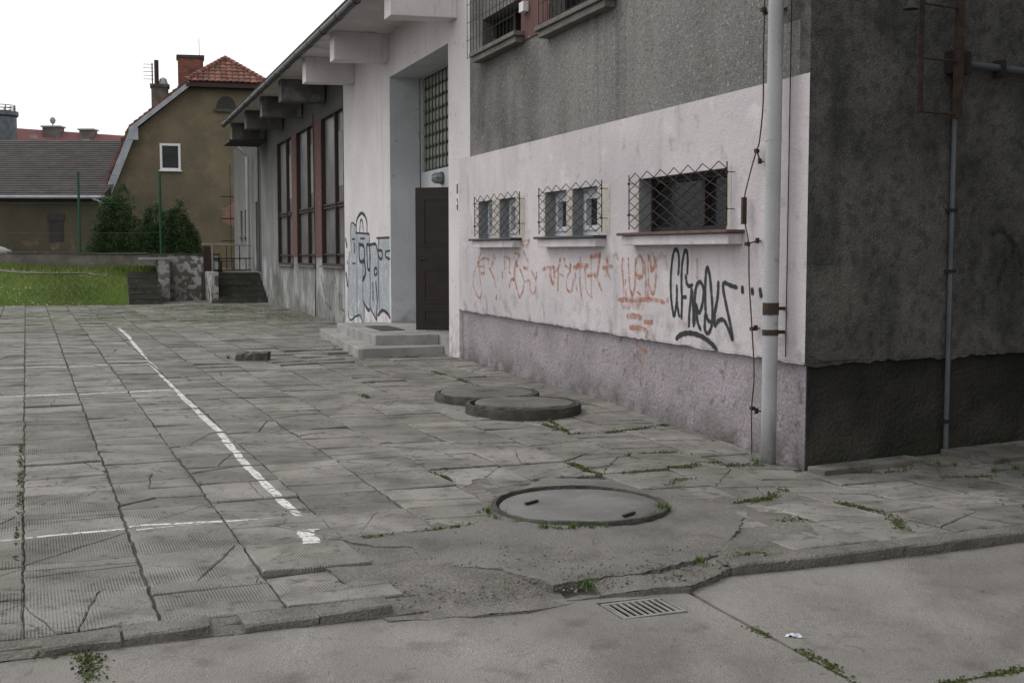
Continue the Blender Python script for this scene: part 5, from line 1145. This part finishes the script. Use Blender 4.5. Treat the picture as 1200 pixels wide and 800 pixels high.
def strip(P, Q, w_, y0=-.44, y1=-.32):
    p, q = Vector((P[0], 0, P[1])), Vector((Q[0], 0, Q[1])); d_ = (q - p).normalized(); nz = Vector((-d_.z, 0, d_.x)) * w_
    b = MB(); b.prism([(v.x, y0, v.z) for v in (p, q, q - nz, p - nz)], (0, y1 - y0, 0)); b.build('flashing', flash, H_)
s0_, s1_ = sh(L0, -.05, -.12), sh(L1, .0, -.03); strip(s0_, s1_, .28); strip(sh(L1, -.02, -.02), sh(L2, -.0, -.02), .17)
b = MB(); b.box(L1[0] - .05, L1[0] + .3, -.46, -.30, L1[1] - .5, L1[1] - .02); b.build('flashing', flash, H_)
b = MB(); b.box(L2[0] - .1, R2[0] + .12, -.46, -.06, L2[1] - .22, L2[1] - .07); b.build('eaves_board', brownf, H_)
# chimneys
def chim(px0, px1, pyt, pyb, back, dep, mat, cap, name='chimney'):
    x0, z1 = hp(px0, pyt, back); x1, _ = hp(px1, pyt, back); _, z0 = hp(px0, pyb, back)
    b = MB(); b.box(x0, x1, back, back + dep, z0 - 1.2, z1 - .12); c = b.build(name, mat, H_)
    b = MB(); b.box(x0 - .05, x1 + .05, back - .05, back + dep + .05, z1 - .12, z1, jit=.01); b.build('chimney_cap', cap, c); return c, x0, x1, z1
c, x0, x1, z1 = chim(208, 238, 64, 100, .9, .8, brickm, roofm)
b = MB(); b.tube([(x1 - .15, 1.3, z1), (x1 - .15, 1.3, z1 + .75)], .012, 5); b.build('aerial', ironm, c)
c, x0, x1, z1 = chim(177, 197, 98, 122, 1.4, .7, soot, soot)
b = MB(); b.tube([(x0 + .22, 1.6, z1 - .1), (x0 + .22, 1.6, z1 + .98)], .09, 8); b.build('flue', redf, c)
b = MB(); b.tube([(x0 + .05, 1.6, z1 - .1), (x0 + .05, 1.6, z1 + .85)], .03, 6)
for k in range(5): b.tube([(x0 - .3, 1.6, z1 + .2 + k * .15), (x0 + .1, 1.6, z1 + .2 + k * .15)], .012, 4)
b.build('aerial', ironm, c)
b = MB(); b.lathe([(.001, .3), (.14, .22), (.2, 0), (.2, -.3)], c=(x1 - .2, 1.7, z1 + .02), seg=12); b.build('chimney_pot', flash, c)
# windows
x0, z1 = hp(187, 168); x1, z0 = hp(212, 201)
b = MB(); b.box(x0 + .08, x1 - .08, -.012, -.006, z0 + .12, z1 - .08); w = b.build('window', glassd, H_)
b = MB(); b.box(x0, x1, -.03, -.004, z0 + .04, z0 + .13).box(x0, x1, -.03, -.004, z1 - .09, z1).box(x0, x0 + .09, -.03, -.004, z0 + .13, z1 - .09).box(x1 - .09, x1, -.03, -.004, z0 + .13, z1 - .09); b.build('frame', boxw, w)
b = MB(); b.box(x0 - .05, x1 + .05, -.12, -.002, z0 - .01, z0 + .038); b.build('sill', boxw, w)
x0, z1 = hp(253, 113); x1, z0 = hp(277, 129); xm = (x0 + x1) / 2; rr_ = (x1 - x0) / 2
b = MB(); n = 14; b.prism([(xm + rr_ * math.cos(math.pi * k / n), -.012, z0 + .02 + (z1 - z0) * math.sin(math.pi * k / n)) for k in range(n + 1)], (0, .01, 0)); w = b.build('window', blackp, H_); w['label'] = 'small half-round attic window'
b = MB(); b.box(x0 - .06, x1 + .06, -.12, -.002, z0 - .1, z0 + .015); b.build('sill', mossstep, w)
# peeled patch showing brickwork
b = MB(); cx_, cz_ = hp(272, 253); rg2 = random.Random(4)
for j in range(-7, 8):
    for i in range(-3, 3):
        x = i * .26 + (j % 2) * .13; z = j * .075
        if (x / .5) ** 2 + (z / .52) ** 2 < rg2.uniform(.75, 1): b.ct = rg2.random(); b.box(cx_ + x, cx_ + x + .245, -.006 - rg2.uniform(0, .006), .001, cz_ + z, cz_ + z + .064)
stuff(b.build('bricks', oldbrick, H_))
b = MB(); x0, z1 = hp(120, 232); x1, z0 = hp(130, 244); b.tube([(L0[0] - .5, -.3, L0[1] - .3), (L0[0] + .2, -.15, L0[1] - .75), (L0[0] + .25, -.1, .5)], .06, 8); b.build('downpipe', flash, H_)

# ================================================================== GREY ROOFED OUTBUILDING
OB = thing('slate_outbuilding', 'low olive outbuilding under a big grey slate roof at the left', 'outbuilding', (-18, 46.5, 0))
e0 = fl(0, 228, 46.2); e1 = fl(122, 231, 46.2); XR = -15.9 + 18; XL = -36 + 18
zE = e0.z - .05; rgd = fl(60, 165, 53.5).z
wx0, wx1 = fl(57, 251, 46.5), fl(75, 283, 46.5)
b = MB(); b.box(XL, XR - .15, 0, 7, 0, zE + .02); b.build('wall', olivem, OB)
b = MB(); b.box(wx0.x + 18, wx1.x + 18, -.02, -.003, wx1.z, wx0.z); w = b.build('window', slatem, OB); b = MB(); b.box(wx0.x + 17.96, wx1.x + 18.04, -.04, -.021, wx0.z - .25, wx0.z + .02); b.build('lintel', blackp, w)
b = MB(); rg = random.Random(21); rows = 26; run = 7.2; rise = rgd - zE
for k in range(rows):
    y0, y1 = -.35 + run * k / rows, -.35 + run * (k + 1.12) / rows; z0, z1 = zE + rise * k / rows, zE + rise * (k + 1.12) / rows; x = XL
    while x < XR + .2:
        l = rg.uniform(.5, .62); x2 = min(x + l, XR + .2); b.ct = rg.random(); q = rg.uniform(0, .008)
        b.idx([(x, y0, z0 + .03 + q), (x2 - .008, y0, z0 + .03 + q), (x2 - .008, y1, z1 + .004), (x, y1, z1 + .004), (x, y0, z0 - .01), (x2 - .008, y0, z0 - .01)], [(0, 1, 2, 3), (4, 5, 1, 0)]); x = x2
stuff(b.build('slates', slatem, OB))
b = MB(); b.prism([(XL, -.3, zE - .06), (XL, 6.9, rgd - .06), (XL, 13.5, zE - .06)], (XR - XL + .1, 0, 0)); b.build('roof', slatem, OB)
b = MB(); b.tube([(XL, -.42, zE - .02), (XR + .3, -.42, zE - .06)], .065, 8); b.build('gutter', flash, OB)
b = MB(); b.tube([(XR - .2, -.40, zE - .1), (XR + .05, -.4, zE - .2), (XR + .75, -.2, zE - .75)], .05, 8); b.build('downpipe', flash, OB)
b = MB(); b.box(XR - .8, XR + .3, 5.0, 6.8, rgd - 1.5, rgd - .05); b.build('dormer', slatem, OB)
# small tower with railing and the maroon roof beyond
q0, q1 = fl(0, 149, 66), fl(130, 158, 66)
MH = thing('maroon_roof_house', 'house beyond with a long maroon roof and two low chimneys', 'house', (-20, 66, 0))
sl2 = (q1.z - q0.z) / (q1.x - q0.x)
def zt(x): return q0.z + (x + 20 - 20 - q0.x + 0) * 0 + q0.z * 0 + (x - q0.x) * sl2
b = MB(); X0, X1 = -44, -19.5
b.idx([(X0 + 20, -3.5, 4.5), (X1 + 20, -3.5, 4.5), (X1 + 20, 0, zt(X1)), (X0 + 20, 0, zt(X0)), (X0 + 20, 4, 4.5), (X1 + 20, 4, 4.5)], [(0, 1, 2, 3), (3, 2, 5, 4), (1, 5, 2), (0, 3, 4), (0, 4, 5, 1)]); b.build('roof', maroon, MH)
b = MB(); b.box(X0 + 20.3, X1 + 19.7, -3, 3.5, 0, 4.5 - .01); b.build('wall', olivem, MH)
for a, c, top in ((52, 72, 148), (95, 111, 151.5)):
    p, r_ = fl(a, top, 66), fl(c, top, 66); b = MB(); b.box(p.x + 20, r_.x + 20, -.3, .4, p.z - 1.2, p.z - .08); ch = b.build('chimney', retm, MH); b = MB(); b.box(p.x + 19.93, r_.x + 20.07, -.37, .47, p.z - .08, p.z); b.build('chimney_cap', capm, ch)
    if a == 52: b = MB(); b.lathe([(.02, -.1), (.03, .1), (.13, .2), (.16, .33), (.1, .46), (.001, .5)], c=((p.x + r_.x) / 2 + 20, 0, p.z), seg=12); b.build('cowl', capm, ch)
for a, c, t_, u_ in ((35, 42, 158, 163), (97, 104, 163, 168)):
    p, r_ = fl(a, t_, 64.8), fl(c, u_, 64.8); b = MB(); b.box(p.x + 20, r_.x + 20, -1.25, -1.0, r_.z, p.z); b.build('skylight', capm, MH)
p, r_ = fl(-14, 131, 62), fl(19, 158, 62); TW = thing('roof_tower', 'round grey metal turret with a railing at the far left', 'tower', ((p.x + r_.x) / 2, 62, 0)); rad = (r_.x - p.x) / 2
b = MB(); b.lathe([(rad, 0), (rad, p.z - .3), (rad + .1, p.z - .2), (rad + .1, p.z), (.01, p.z)], seg=28); b.build('drum', galv, TW)
top = fl(0, 124, 62).z
for k in range(14): a = k * 2 * math.pi / 14; b = MB(); b.tube([(rad * .92 * math.cos(a), rad * .92 * math.sin(a), p.z), (rad * .92 * math.cos(a), rad * .92 * math.sin(a), top)], .03 if k % 4 == 0 else .015, 5); b.build('baluster', galv, TW)
for z in (top, (top + p.z) / 2): b = MB(); b.tube([(rad * .92 * math.cos(k * .2618), rad * .92 * math.sin(k * .2618), z) for k in range(25)], .022, 5); b.build('rail', galv, TW)
# ================================================================== WING added out of frame on the right to shade the side wall
WG = thing('added_shade_wing', 'unseen tall wing added on the right to shade the side wall', 'building', (6.4, 2, 0), R(-3))
b = MB(); b.box(0, 8, -9, 12, -.4, 10); b.build('wall', greyr, WG)
